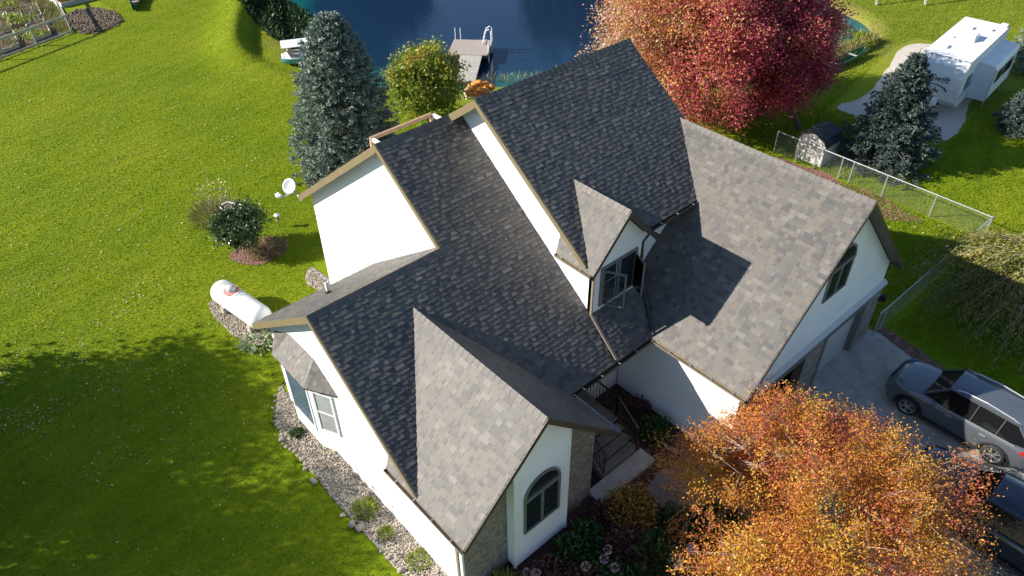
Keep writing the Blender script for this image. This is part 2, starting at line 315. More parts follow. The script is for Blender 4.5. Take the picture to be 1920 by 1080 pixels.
def segdist(x, y, P, closed=True):
    d = np.full(np.shape(x), 1e9); n = len(P)
    for i in range(n if closed else n-1):
        a = P[i]; b = P[(i+1) % n]; dx, dy = b[0]-a[0], b[1]-a[1]; t = np.clip(((x-a[0])*dx+(y-a[1])*dy)/(dx*dx+dy*dy+1e-12), 0, 1)
        d = np.minimum(d, np.hypot(x-a[0]-t*dx, y-a[1]-t*dy))
    return d
def spline(P, k=6, closed=True):
    out = []; n = len(P); rng = range(n if closed else n-1)
    for i in rng:
        g = (lambda j: P[j % n]) if closed else (lambda j: P[min(max(j, 0), n-1)])
        p0, p1, p2, p3 = g(i-1), g(i), g(i+1), g(i+2)
        for s in range(k):
            t = s/k; out.append(tuple(0.5*((2*p1[a])+(-p0[a]+p2[a])*t+(2*p0[a]-5*p1[a]+4*p2[a]-p3[a])*t*t+(-p0[a]+3*p1[a]-3*p2[a]+p3[a])*t**3) for a in (0, 1)))
    if not closed: out.append(P[-1])
    return out
#PART2
# ------------------------------------------------------------ setting: ground, pond, paths
POND = spline([(20.9, 45.8), (18.6, 41.4), (17.1, 37.6), (16.6, 33.5), (17.2, 29.4), (18.3, 26.6), (20.2, 24.9), (22.2, 23.6), (24.2, 22.2), (28, 18.4), (32, 14.6), (36.7, 12.1), (39.6, 11.3), (43, 11.2), (45.9, 12.2), (47.5, 13.9), (48.6, 16.5),
    (53, 24), (57, 36), (54, 50), (46, 60), (34, 62), (26, 55)], 5)
BERM = [(20.6, 50.0), (18.2, 46.8), (16.0, 43.6), (14.2, 40.6), (12.9, 37.9), (12.6, 35.2), (13.2, 32.4), (14.2, 30.0)]; BERM = spline(BERM, 5, False)
def gh(x, y):
    x = np.asarray(x, float); y = np.asarray(y, float)
    sdp = segdist(x, y, POND); ins = inpoly(x, y, POND); s = np.where(ins, -sdp, sdp)
    bank = np.clip((s+0.6)/2.2, 0, 1); h = -1.1+1.1*(bank*bank*(3-2*bank)); h = np.where(s > 1.6, 0, h)
    # berm: gentle outer side, steep inner side
    db = segdist(x, y, BERM, False)
    side = np.zeros(x.shape); best = np.full(x.shape, 1e9)
    for a, b in zip(BERM[:-1], BERM[1:]):
        dx, dy = b[0]-a[0], b[1]-a[1]; t = np.clip(((x-a[0])*dx+(y-a[1])*dy)/(dx*dx+dy*dy), 0, 1); q = np.hypot(x-a[0]-t*dx, y-a[1]-t*dy)
        cr = dx*(y-a[1])-dy*(x-a[0]); side = np.where(q < best, np.sign(cr), side); best = np.minimum(best, q)
    fade = np.clip((y-29)/5, 0, 1); inner = np.clip(1-db/0.95, 0, 1)
    hb = np.where(side > 0, inner**1.0, np.exp(-(db/1.5)**2))*0.85*fade*np.clip((y-33)/5, 0.35, 1)
    return h+hb
def axis(lo, hi, f0, f1, fine, coarse):
    a = list(np.arange(f0, f1, fine)); x = f0; st = fine
    L = []
    while x > lo: st *= 1.25; x -= min(st, coarse); L.append(x)
    x = f1; st = fine; H = []
    while x < hi: H.append(x); st *= 1.25; x += min(st, coarse)
    return np.array(L[::-1]+a+H)
gx = axis(-300, 500, 10, 50, 0.28, 30); gy = axis(-200, 600, 9, 50, 0.28, 30)
X, Y = np.meshgrid(gx, gy); Z = gh(X, Y)
dp = segdist(X, Y, POND); insd = inpoly(X, Y, POND)
nzv = 0.5+0.25*np.sin(X*1.3+np.sin(Y*0.9)*2)+0.25*np.sin(Y*1.7+X*0.4)
dry = np.clip(1.15-dp/2.6+nzv*0.5-0.3, 0, 1)*0.95; dry = np.where(insd, 0.9, dry)
dry = np.maximum(dry, np.clip((X-37)/6, 0, 1)*np.clip((24-np.abs(Y-14))/8, 0, 1)*0.25)
Vg = np.stack([X.ravel(), Y.ravel(), Z.ravel()], 1); nx, ny = len(gx), len(gy)
ii = np.arange(nx*ny).reshape(ny, nx); Fg = np.stack([ii[:-1, :-1].ravel(), ii[:-1, 1:].ravel(), ii[1:, 1:].ravel(), ii[1:, :-1].ravel()], 1)
tag(npmesh('ground', Vg, Fg, 'lawn_grass', smooth=True, vattr={'dry': dry.ravel()}), kind='structure')
wx = np.arange(14, 62, 0.5); wy = np.arange(8, 66, 0.5); WX, WY = np.meshgrid(wx, wy); wd = np.where(inpoly(WX, WY, POND), segdist(WX, WY, POND), 0)/9.0
iw = np.arange(WX.size).reshape(WX.shape); Vw = np.stack([WX.ravel(), WY.ravel(), np.full(WX.size, -0.5)], 1)
Fw = np.stack([iw[:-1, :-1].ravel(), iw[:-1, 1:].ravel(), iw[1:, 1:].ravel(), iw[1:, :-1].ravel()], 1)
tag(npmesh('pond_water', Vw, Fw, 'pond_water', vattr={'depth': np.clip(wd, 0, 1).ravel()}, smooth=True), kind='structure')
def sheet(name, poly, z, mat, h=0.0, jag=0.0):
    P = poly
    if jag: P = [(x+RND.uniform(-jag, jag), y+RND.uniform(-jag, jag)) for x, y in spline(poly, 8)]
    mb = MB(); mb.prism([(x, y, z) for x, y in P], (0, 0, -max(h, 0.02))); return tag(mb.build(name, mat), kind='structure')
sheet('gravel_bed', [(0.36, 8.9), (0.6, 9.3), (0.1, 8.9), (-0.6, 7.6), (-0.68, 6.2), (-0.66, 4.0), (-0.62, 2.2), (-0.58, 0.3), (-0.7, -1.6), (0.1, -2.0), (0.5, -1.3), (0.5, 4), (0.5, 8)], 0.03, 'gravel', jag=0.05)
sheet('gravel_strip', [(4.7, 14.2), (4.2, 14.1), (3.95, 13.5), (4.1, 12.7), (4.25, 10), (4.2, 8.9), (4.7, 8.7), (4.9, 11)], 0.03, 'gravel', jag=0.04)
sheet('tank_gravel', [(0.5, 15.1), (0.3, 14.2), (0.4, 12.6), (0.75, 11.6), (1.6, 11.3), (1.9, 11.9), (1.8, 13.4), (1.5, 14.8), (1.0, 15.3)], 0.03, 'gravel', jag=0.06)
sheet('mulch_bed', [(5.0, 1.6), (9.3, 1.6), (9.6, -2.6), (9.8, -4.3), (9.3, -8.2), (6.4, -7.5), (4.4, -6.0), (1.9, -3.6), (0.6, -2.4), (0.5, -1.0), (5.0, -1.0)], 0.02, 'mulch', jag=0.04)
sheet('driveway', [(10.2, -2.6), (17.9, -2.6), (18.15, -3.4), (17.6, -5.6), (16.9, -9), (16.2, -16), (9.0, -16), (9.1, -8.0), (9.3, -5)], 0.035, 'concrete')
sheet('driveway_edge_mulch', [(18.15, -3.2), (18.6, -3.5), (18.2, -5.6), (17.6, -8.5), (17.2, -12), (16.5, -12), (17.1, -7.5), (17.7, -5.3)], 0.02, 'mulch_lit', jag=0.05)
sheet('asphalt_apron', [(9, -9.62), (16.7, -9.62), (16.2, -18), (9, -18)], 0.05, 'gravel')
sheet('stone_path', [(6.5, -2.1), (7.35, -1.95), (8.1, -2.5), (8.5, -3.6), (8.4, -5.4), (7.4, -5.4), (7.0, -4.0), (6.35, -2.9)], 0.045, 'path_stone')
sheet('gravel_drive', [(33.7, 7.3), (36.2, 7.0), (40.5, 7.9), (44.4, 8.9), (46.2, 8.0), (46.5, 5), (42.5, 2.9), (39.8, 2.6), (36.4, 1.6), (34.3, 1.6), (33.9, 2.8), (33.7, 5)], 0.03, 'fine_gravel', jag=0.05)
sheet('tilled_soil', [(6.3, 52.4), (7.6, 53.2), (8.9, 52.7), (9.6, 50.6), (9.3, 48.6), (7.9, 47.7), (6.6, 47.9), (6.3, 49.6)], 0.06, 'soil', jag=0.15)
sheet('garden_soil', [(-9, 44.2), (5.4, 48.8), (5.8, 60), (-9, 60)], 0.03, 'soil')
sheet('shed_yard_leaves', [(23, 6.5), (26.6, 6.4), (26.7, -0.5), (25.6, -0.2), (24.9, 2.5), (23.6, 3.5)], 0.015, 'mulch_lit', jag=0.2)

# ------------------------------------------------------------ the house
H = thing('house', 'large white house with dark shingle gables, a dormer and an attached garage', 'house', (8.5, 3.5, 0))
ZC = lambda y: 3.426+0.765*y
def tabs(mb, O, A, B, polys, amax, amin, bmax, bmin, expo=0.139):
    """laminated shingle courses laid as separate tabs on the plane O + a*A + b*B, clipped to the convex polygons"""
    Nn = A.cross(B).normalized()
    if Nn.z < 0: Nn = -Nn
    def clip(poly, P):
        out = poly; n = len(P); area = sum(P[i][0]*P[(i+1) % n][1]-P[(i+1) % n][0]*P[i][1] for i in range(n)); sg = 1 if area > 0 else -1
        for i in range(n):
            x1, y1 = P[i]; x2, y2 = P[(i+1) % n]; inp = out; out = []
            if not inp: break
            ds = [sg*((x2-x1)*(q[1]-y1)-(y2-y1)*(q[0]-x1)) for q in inp]
            for k in range(len(inp)):
                p, q, dpp, dq = inp[k-1], inp[k], ds[k-1], ds[k]
                if (dpp >= 0) != (dq >= 0): t = dpp/(dpp-dq); out.append((p[0]+t*(q[0]-p[0]), p[1]+t*(q[1]-p[1])))
                if dq >= 0: out.append(q)
        return out
    row = 0; b = bmin
    while b < bmax:
        a = amin-RND.uniform(0, 0.3); rowj = RND.uniform(-0.006, 0.006); thick = RND.random() < 0.5
        while a < amax:
            wd = RND.choice([0.09, 0.12, 0.15, 0.19, 0.24, 0.30])*RND.uniform(0.85, 1.15); thick = not thick
            hh = 0.018 if thick else 0.009
            b0 = b+rowj if thick else b+rowj+0.003; b1 = b+expo+0.01
            tone = RND.random()
            if not thick: tone *= 0.72
            for P in polys:
                c = clip([(a, b0), (a+wd, b0), (a+wd, b1), (a, b1)], P)
                if len(c) < 3: continue
                c = [q for k, q in enumerate(c) if abs(q[0]-c[k-1][0])+abs(q[1]-c[k-1][1]) > 1e-4]
                if len(c) < 3: continue
                top = [O+A*q[0]+B*q[1]+Nn*(0.0015+hh*max(0, 1-(q[1]-b0)/expo*0.93)) for q in c]; bot = [O+A*q[0]+B*q[1] for q in c]; n = len(c)
                mb.add(top+bot, [tuple(range(n))]+[(k, (k+1) % n, (k+1) % n+n, k+n) for k in range(n) if (c[k][1]+c[(k+1) % n][1])/2 < b0+expo*0.95], tone)
            a += wd
        b += expo; row += 1
def roof(name, O, A, B, polys, slabpoly=None, th=0.17, parent=H, trim='tan_trim', expo=0.139):
    """polys / slabpoly in plane metres (a along A, b up the slope); returns the roof part: slab + its shingles"""
    O, A, B = Vector(O), Vector(A).normalized(), Vector(B).normalized(); mb = MB(); mb.tone = True; mb.cm = 1
    for P in (slabpoly or polys): mb.prism([O+A*a+B*b-Vector((0, 0, 0.004)) for a, b in P], (0, 0, -th))
    mb.cm = 0; allp = [q for P in polys for q in P]
    tabs(mb, O, A, B, polys, max(q[0] for q in allp), min(q[0] for q in allp), max(q[1] for q in allp), min(q[1] for q in allp), expo)
    r = mb.build(name, ['shingle', trim], parent, world=True, fix=False)
    return r
def caps(parent, p0, p1, nl, nr, w=0.17, expo=0.2):
    """overlapping ridge cap pieces from p0 to p1; nl, nr: unit vectors running down both slopes"""
    p0, p1, nl, nr = Vector(p0), Vector(p1), Vector(nl).normalized(), Vector(nr).normalized(); d = (p1-p0); L = d.length; d.normalize(); mb = MB(); mb.tone = True
    n = int(L/expo)+1; up_ = -(nl+nr).normalized()
    for i in range(n):
        a = p0+d*(i*expo); b = p0+d*min(L+0.02, (i+1)*expo+0.04); o0 = 0.030; o1 = 0.016; jw = w*RND.uniform(0.94, 1.05)
        T = []
        for q, h_ in ((a, o0), (b, o1)): T += [q+nl*jw+up_*(h_-0.008), q+up_*(h_+0.008), q+nr*jw+up_*(h_-0.008)]
        Bt = [t-up_*0.035 for t in T]
        mb.add(T+Bt, [(0, 1, 4, 3), (1, 2, 5, 4), (0, 6, 7, 1), (1, 7, 8, 2), (0, 3, 9, 6), (2, 8, 11, 5), (3, 4, 10, 9), (4, 5, 11, 10)], RND.uniform(0.17, 0.66))
    return mb.build('ridge_cap', 'shingle', parent, world=False)
def capw(parent, *a, **k): return caps(parent, *a, **k)
X1, Y1, Z1 = Vector((1, 0, 0)), Vector((0, 1, 0)), Vector((0, 0, 1))
def slopeY(y0, z0, y1, z1, sgn=1):  # plane running up along y from (y0,z0) to (y1,z1): returns O, A, B, slope length per metre y
    d = Vector((0, y1-y0, z1-z0)); return Vector((0, y0, z0)), X1, d.normalized(), d.length/abs(y1-y0)
def yroof(name, y0, z0, y1, z1, polys, **k):
    O, A, B, s = slopeY(y0, z0, y1, z1); P2 = [[(x, abs(y-y0)*s) for x, y in P] for P in polys]; return roof(name, O, A, B, P2, **k)
def xroof(name, x0, z0, x1, z1, polys, **k):  # plane running up along x
    d = Vector((x1-x0, 0, z1-z0)); s = d.length/abs(x1-x0); O = Vector((x0, 0, z0)); P2 = [[(y, abs(x-x0)*s) for x, y in P] for P in polys]
    return roof(name, O, Y1, d.normalized(), P2, **k)
rC = yroof('roof', 0, 3.426, 7.084, 8.845, [[(0, 0.02), (4.225, 0.02), (4.225, 4.299), (0, 4.299)], [(4.225, 0.02), (8.733, 0.02), (10.0, 1.67), (10.0, 7.084), (4.225, 7.084)]])
rA = yroof('roof', 8.752, 3.506, 4.299, 6.715, [[(0, 8.752), (4.5, 8.752), (4.5, 4.299), (0, 4.299)]])
rC2 = yroof('roof', 13.09, 4.35, 7.084, 8.845, [[(4.225, 13.09), (7.0, 13.09), (7.0, 7.084), (4.225, 7.084)]], expo=0.5)
rD = yroof('roof', 1.207, 6.484, 5.786, 9.802, [[(6.872, 1.30), (7.03, 1.30), (8.213, 2.98), (8.213, 5.786), (6.872, 5.786)], [(8.213, 2.98), (9.40, 1.30), (9.60, 1.25), (9.60, 5.786), (8.213, 5.786)], [(9.60, 1.207), (13.41, 1.207), (13.41, 5.786), (9.60, 5.786)]])
rD2 = yroof('roof', 13.2, 4.43, 5.786, 9.802, [[(6.872, 13.2), (13.41, 13.2), (13.41, 5.786), (6.872, 5.786)]], expo=0.5)
rG = xroof('roof', 8.733, 3.426, 13.233, 7.962, [[(8.733, -3.412), (13.233, -3.412), (13.233, 0), (8.733, 0)], [(8.733, 0), (13.233, 0), (13.233, 3.3), (11.24, 3.3)]], trim='trim_shaded')
rG2 = xroof('roof', 17.733, 3.426, 13.233, 7.962, [[(17.733, -3.412), (13.233, -3.412), (13.233, 9.0), (17.733, 9.0)]], expo=0.3, trim='trim_shaded')
rB = xroof('roof', -0.034, 3.456, 2.584, 6.04, [[(-0.034, -1.75), (2.584, -1.75), (2.584, 3.417), (-0.034, 1.42)]], trim='trim_shaded')
rB2 = xroof('roof', 5.235, 3.426, 2.584, 6.04, [[(5.235, -1.75), (2.584, -1.75), (2.584, 3.417), (5.235, 0.0)]], trim='trim_shaded')
rE = xroof('roof', 6.833, 6.346, 8.213, 7.831, [[(6.833, 0.905), (8.213, 0.905), (8.213, 3.06), (6.833, 2.35)]], trim='trim_shaded', th=0.14)
rE2 = xroof('roof', 9.593, 6.346, 8.213, 7.831, [[(9.593, 0.905), (8.213, 0.905), (8.213, 3.06), (9.593, 1.10)]], trim='trim_shaded', th=0.14)
dn = lambda y0, z0, y1, z1: Vector((0, y1-y0, z1-z0)).normalized()
dCf, dCr = dn(7.084, 8.845, 0, 3.426), dn(7.084, 8.845, 13.09, 4.35)
dDf, dDr, dAr = dn(5.786, 9.802, 1.207, 6.484), dn(5.786, 9.802, 13.2, 4.43), dn(4.299, 6.715, 8.752, 3.506)
dGl, dGr = Vector((-4.5, 0, -4.536)).normalized(), Vector((4.5, 0, -4.536)).normalized()
dBl, dBr = Vector((-2.618, 0, -2.584)).normalized(), Vector((2.651, 0, -2.614)).normalized()
dEl, dEr = Vector((-1.38, 0, -1.485)).normalized(), Vector((1.38, 0, -1.485)).normalized()
capw(rA, (0, 4.299, 6.715), (4.5, 4.299, 6.715), dAr, dCf); capw(rC, (4.225, 7.084, 8.845), (7.2, 7.084, 8.845), dCr, dCf)
capw(rD, (6.872, 5.786, 9.802), (13.41, 5.786, 9.802), dDr, dDf); capw(rG, (13.233, -3.412, 7.962), (13.233, 3.25, 7.962), dGl, dGr)
capw(rB, (2.584, -1.75, 6.04), (2.584, 3.417, 6.04), dBl, dBr); capw(rE, (8.213, 0.905, 7.831), (8.213, 3.06, 7.831), dEl, dEr)
# fascia boards stand 3 mm proud of the slab edges on the rakes
def board(parent, a, b, w, h, mat, drop=0.0, name='fascia'):
    mb = MB(); a, b = Vector(a), Vector(b); d = b-a; t = Vector(w); mb.prism([a-Z1*drop, b-Z1*drop, b-Z1*(drop+h), a-Z1*(drop+h)], t); return mb.build(name, mat, parent)
board(rA, (-0.03, 4.299, 6.72), (-0.03, 8.78, 3.50), (0.05, 0, 0), 0.24, 'tan_trim'); board(rC, (-0.03, 4.299, 6.715), (-0.03, -0.02, 3.41), (0.05, 0, 0), 0.22, 'tan_trim')
board(rC, (4.195, 7.084, 8.85), (4.195, 13.12, 4.33), (0.05, 0, 0), 0.26, 'tan_trim'); board(rC, (4.195, 7.084, 8.845), (4.195, 4.2, 6.62), (0.05, 0, 0), 0.20, 'tan_trim')
board(rD, (6.842, 5.786, 9.807), (6.842, 10.6, 6.31), (0.05, 0, 0), 0.26, 'tan_trim'); board(rD, (6.842, 5.786, 9.802), (6.842, 1.19, 6.47), (0.05, 0, 0), 0.20, 'tan_trim')
for par, a, m1, b in ((rG, (8.72, -3.44, 3.40), (13.233, -3.44, 7.965), (17.75, -3.44, 3.40)), (rB, (-0.04, -1.78, 3.44), (2.584, -1.78, 6.043), (5.25, -1.78, 3.41)), (rE, (6.82, 0.875, 6.33), (8.213, 0.875, 7.834), (9.61, 0.875, 6.33))):
    board(par, a, m1, (0, 0.05, 0), 0.20, 'trim_shaded'); board(par, m1, b, (0, 0.05, 0), 0.20, 'trim_shaded')
# ridge end trim and boxed eave returns
def gutter(parent, a, b, out, w=0.11, h=0.10, mat='gutter_metal', hangers=True):
    a, b, out = Vector(a), Vector(b), Vector(out); mb = MB(); t = 0.012
    mb.prism([a, a+out*w, a+out*w-Z1*t, a-Z1*t], b-a) if False else None
    base = -Z1*h
    mb.prism([a+base, a+base+out*w*0.8, a+base+out*w*0.8+Z1*t, a+base+Z1*t], b-a)
    mb.prism([a+base+out*w*0.8, a+out*w, a+out*(w-t), a+base+out*(w*0.8-t)], b-a)
    mb.prism([a+base, a+base+out*t, a+out*t, a], b-a)
    d = (b-a).normalized()
    for e in (a, b-d*t): mb.prism([e+base, e+base+out*w*0.8, e+out*w, e], d*t)
    g = mb.build('gutter', mat, parent)
    if hangers:
        L = (b-a).length; x = 0.4
        while x < L: k = MB(); k.bar(a+d*x+Z1*-0.005, a+d*x+out*w-Z1*0.005, 0.03, 0.012); k.build('gutter_hanger', 'galvanised', parent); x += 0.75
    return g
gutter(rC, (5.30, 0.0, 3.41), (8.74, 0.0, 3.41), (0, -1, 0), mat='trim_shaded'); gutter(rG, (8.733, -3.40, 3.41), (8.733, -0.02, 3.41), (-1, 0, 0))
gutter(rB, (-0.034, -1.74, 3.44), (-0.034, 1.42, 3.44), (-1, 0, 0)); gutter(rB2, (5.235, -1.74, 3.41), (5.235, -0.02, 3.41), (1, 0, 0), mat='galvanised', hangers=False)
gutter(rD, (9.62, 1.207, 6.47), (11.75, 1.207, 6.47), (0, -1, 0), mat='trim_shaded'); gutter(rE, (6.833, 0.92, 6.33), (6.833, 2.33, 6.33), (-1, 0, 0)); gutter(rE2, (9.593, 0.92, 6.33), (9.593, 1.2, 6.33), (1, 0, 0), mat='trim_shaded', hangers=False)
gutter(rG2, (17.733, -3.40, 3.41), (17.733, 3.0, 3.41), (1, 0, 0), mat='trim_shaded', hangers=False)
# plumbing vent with boot
mb = MB(); vz = 6.715-0.7207*(6.82-4.299); mb.tube([(1.8, 6.82, vz-0.1), (1.8, 6.82, vz+0.42)], 0.055, 10, cap=False); mb.lathe([(0.055, 0.41), (0.04, 0.42), (0.04, 0.2)], (1.8, 6.82, vz), 10); mb.build('vent_pipe', 'white_plastic', rA)
mb = MB(); mb.box((1.8, 6.80, vz+0.02), (0.3, 0.3, 0.012), M4=Matrix.Rotation(math.atan(-0.7207), 4, 'X')); mb.lathe([(0.10, 0.0), (0.065, 0.10)], (1.8, 6.82, vz+0.02), 10); mb.build('vent_boot', 'dark_plastic', rA)
# ---- walls (each a slab with real thickness)
def wallx(x, poly, th, mat, name='wall'):  # poly (y,z), thickness towards +x
    mb = MB(); mb.prism([(x, y, z) for y, z in poly], (th, 0, 0)); return mb.build(name, mat, H, world=True)
def wally(y, poly, th, mat, name='wall'):
    mb = MB(); mb.prism([(x, y, z) for x, z in poly], (0, th, 0)); return mb.build(name, mat, H, world=True)
wallx(0.33, [(8.35, 0), (8.35, 3.63), (4.30, 6.54), (0.45, 3.57), (-1.07, 3.57), (-1.07, 0)], 0.2, 'white_siding')
wally(8.15, [(0.54, 0), (0.54, 3.7), (4.54, 3.7), (4.54, 0)], 0.2, 'white_siding')
wallx(4.55, [(12.72, 0), (12.72, 4.44), (7.084, 8.66), (4.30, 6.5), (4.30, 0)], 0.2, 'white_siding')
wally(12.52, [(4.76, 0), (4.76, 4.4), (13.09, 4.4), (13.09, 0)], 0.2, 'white_siding')
wallx(7.28, [(1.30, 4.2), (1.30, 6.3), (1.7, 6.6), (5.786, 9.62), (10.5, 6.2), (10.5, 5.5), (7.084, 8.0)], 0.2, 'white_siding')
wally(1.65, [(9.40, 3.6), (9.40, 6.62), (13.1, 6.62), (13.1, 3.6)], 0.2, 'white_siding')
wally(1.27, [(7.28, 4.1), (7.28, 6.60), (8.213, 7.64), (9.35, 6.42), (9.35, 4.1)], 0.15, 'white_siding')
wallx(9.20, [(1.43, 4.1), (1.43, 6.44), (2.2, 6.5), (2.2, 4.1)], 0.15, 'white_siding')
wallx(12.9, [(1.86, 0), (1.86, 6.7), (5.786, 9.62), (12.5, 4.7), (12.5, 0)], 0.2, 'white_siding')
wally(1.45, [(5.1, 0), (5.1, 4.35), (9.08, 4.35), (9.08, 0)], 0.18, 'white_siding')
wallx(5.0, [(-1.1, 0), (-1.1, 3.45), (1.45, 3.45), (1.45, 0)], 0.1, 'brick')
wally(-1.1, [(0.33, 0), (0.33, 3.62), (2.584, 5.85), (4.99, 3.5), (4.99, 0)], 0.18, 'brick')
mb = MB(); mb.bx((0.30, -1.12, 0), (0.36, -1.0, 3.6)); mb.build('corner_trim', 'white_trim', H, world=True)
# bumped-out white bay of the front gable
bo = [(1.83, 0.14), (1.83, 5.12), (2.584, 5.86), (3.74, 4.72), (3.74, 0.14)]
bayf = wally(-1.42, bo, 0.31, 'white_siding', 'window_bay')
mb = MB()
for x in (1.80, 3.70): mb.bx((x, -1.445, 0.12), (x+0.07, -1.36, 5.0 if x < 2 else 4.66))
mb.build('corner_trim', 'white_trim', bayf)
# garage
wallx(9.1, [(-3.05, 0), (-3.05, 3.62), (1.44, 3.62), (1.44, 0)], 0.2, 'white_siding')
wally(-3.05, [(9.31, 2.66), (9.31, 3.78), (13.233, 7.76), (17.2, 3.76), (17.46, 3.55), (17.46, 2.66)], 0.18, 'white_siding')
gb = MB()
for x0, x1, z0, z1 in ((9.31, 10.25, 0, 2.58), (10.25, 12.75, 2.3, 2.58), (12.75, 13.95, 0, 2.58), (13.95, 16.5, 2.3, 2.58), (16.5, 17.55, 0, 2.58)): gb.bx((x0, -3.12, z0), (x1, -2.86, z1))
gb.build('wall', 'brick', H, world=True)
mb = MB(); mb.prism([(9.2, -3.2, 2.6), (17.62, -3.2, 2.6), (17.62, -3.05, 2.72), (9.2, -3.05, 2.72)], (0, 0, -0.04)); mb.bx((9.2, -3.2, 2.54), (17.62, -3.13, 2.6)); mb.build('ledge_flashing', 'grey_plastic', H, world=True)
wallx(17.35, [(-2.85, 0), (-2.85, 3.55), (9, 3.55), (9, 0)], 0.18, 'white_siding')
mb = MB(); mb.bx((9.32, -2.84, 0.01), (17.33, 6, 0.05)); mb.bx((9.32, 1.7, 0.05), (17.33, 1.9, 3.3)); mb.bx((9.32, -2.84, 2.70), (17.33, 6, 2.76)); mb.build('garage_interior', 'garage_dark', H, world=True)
dr = MB(); dr.bx((13.97, -2.93, 0.02), (16.48, -2.88, 2.32)); gd = dr.build('garage_door', 'garage_door_paint', H, world=True)
for x0, x1 in ((13.93, 16.52), (10.23, 12.77)):
    mb = MB(); mb.bx((x0-0.05, -3.15, 0), (x0+0.1, -2.88, 2.31)); mb.bx((x1-0.1, -3.15, 0), (x1+0.05, -2.88, 2.31)); mb.bx((x0+0.1, -3.15, 2.22), (x1-0.1, -2.9, 2.31)); mb.build('door_jamb', 'window_frame', H, world=True)
# ---- windows
def arch_window(x0, x1, zs, zp, y, open_=False):
    r_ = (x1-x0)/2; cx = (x0+x1)/2
    def ring(k): return [(x0+k, zs+k), (x1-k, zs+k)]+[(cx+(r_-k)*math.cos(a), zp+(r_-k)*math.sin(a)) for a in np.linspace(0, math.pi, 17)]
    o, i = ring(0), ring(0.07); n = len(o); mb = MB()
    V = [(p[0], y-0.05, p[1]) for p in o]+[(p[0], y-0.05, p[1]) for p in i]+[(p[0], y+0.01, p[1]) for p in o]+[(p[0], y+0.01, p[1]) for p in i]
    F = []
    for k in range(n): j = (k+1) % n; F += [(k, j, j+n, k+n), (k, k+2*n, j+2*n, j), (k+n, j+n, j+3*n, k+3*n)]
    mb.add(V, F); mb.bx((x0+0.02, y-0.07, zp-0.07), (x1-0.02, y+0.0, zp+0.06)); mb.bx((cx-0.045, y-0.045, zs+0.07), (cx+0.045, y, zp-0.07))
    w = mb.build('window', 'window_frame', H, world=True)
    g = MB(); q = ring(0.05); g.prism([(p[0], y-0.018, p[1]) for p in q], (0, 0.012, 0)); g.build('pane', 'glass_dark', w); 
    return w
arch_window(2.13, 3.43, 1.45, 2.90, -1.42); arch_window(12.72, 14.02, 4.42, 5.62, -3.05)
# dormer window: fixed frame, flush dark pane standing in for the unlit room, two casements swung open
mb = MB(); x0, x1, z0, z1 = 7.66, 9.08, 4.62, 5.90
for a, b in (((x0-0.07, z0-0.07), (x1+0.07, z0)), ((x0-0.07, z1), (x1+0.07, z1+0.07)), ((x0-0.07, z0), (x0, z1)), ((x1, z0), (x1+0.07, z1)), (((x0+x1)/2-0.05, z0), ((x0+x1)/2+0.05, z1))): mb.bx((a[0], 1.215, a[1]), (b[0], 1.275, b[1]))
dw = mb.build('window', 'window_frame', H, world=True)
g = MB(); g.bx((x0, 1.252, z0), (x1, 1.262, z1)); g.build('pane', 'glass_dark', dw)
g = MB(); g.bx((8.25, 1.24, z0+0.02), (8.28, 1.25, z1)); g.bx((x0+0.1, 1.24, 5.35), (8.27, 1.25, 5.38)); g.build('screen_frame', 'grey_plastic', dw)
for hx, ex, ey in ((7.70, 8.0, 0.66), (9.04, 8.80, 0.67)):
    a = Vector((hx, 1.22, 0)); b = Vector((ex, ey, 0)); d = (b-a); sm = MB(); w_ = 0.05
    for z in (4.64, 5.84): sm.bar(a+Z1*z, b+Z1*z, 0.035, w_)
    sm.bar(a+Z1*4.62, a+Z1*5.86, 0.04, w_, upv=d.normalized()); sm.bar(b+Z1*4.62, b+Z1*5.86, 0.04, w_, upv=d.normalized())
    s_ = sm.build('sash', 'window_frame', dw); pm = MB(); u = d.normalized()
    pm.prism([a+u*0.03+Z1*4.66, b-u*0.03+Z1*4.66, b-u*0.03+Z1*5.82, a+u*0.03+Z1*5.82], d.cross(Z1).normalized()*0.006); pm.build('open_pane', 'glass_clear', dw)
# ---- side bay on the left gable
BW = [(0.34, 4.58), (-0.05, 5.42), (-0.05, 6.95), (0.34, 7.80)]
mb = MB(); mb.prism([(x, y, 0.62) for x, y in BW], (0, 0, 2.86)); bay = mb.build('bay_window', 'white_siding', H, world=True)
def onface(p, q, s0, s1, z0, z1, off, mat, name, par, fr=0.06, gmat=None, mid=False):
    p, q = Vector((*p, 0)), Vector((*q, 0)); u = (q-p).normalized(); n = Vector((u.y, -u.x, 0)); 
    if n.x > 0: n = -n
    a = p+u*s0+n*off; b = p+u*s1+n*off; mb = MB()
    for (A_, B_, za, zb) in ((a, b, z0-fr, z0), (a, b, z1, z1+fr)): mb.prism([A_-u*fr+Z1*za, B_+u*fr+Z1*za, B_+u*fr+Z1*zb, A_-u*fr+Z1*zb], n*0.035)
    mb.prism([a-u*fr+Z1*z0, a+Z1*z0, a+Z1*z1, a-u*fr+Z1*z1], n*0.035); mb.prism([b+Z1*z0, b+u*fr+Z1*z0, b+u*fr+Z1*z1, b+Z1*z1], n*0.035)
    if mid: zm = (z0+z1)/2; mb.prism([a+Z1*(zm-0.02), b+Z1*(zm-0.02), b+Z1*(zm+0.02), a+Z1*(zm+0.02)], n*0.03)
    mb.build(name, mat, par); g = MB(); g.prism([a+Z1*z0, b+Z1*z0, b+Z1*z1, a+Z1*z1], n*0.012); g.build('pane', gmat or 'glass_bay', par)
onface(BW[1], BW[2], 0.14, 1.38, 1.35, 3.2, 0.003, 'white_trim', 'window_frame', bay)
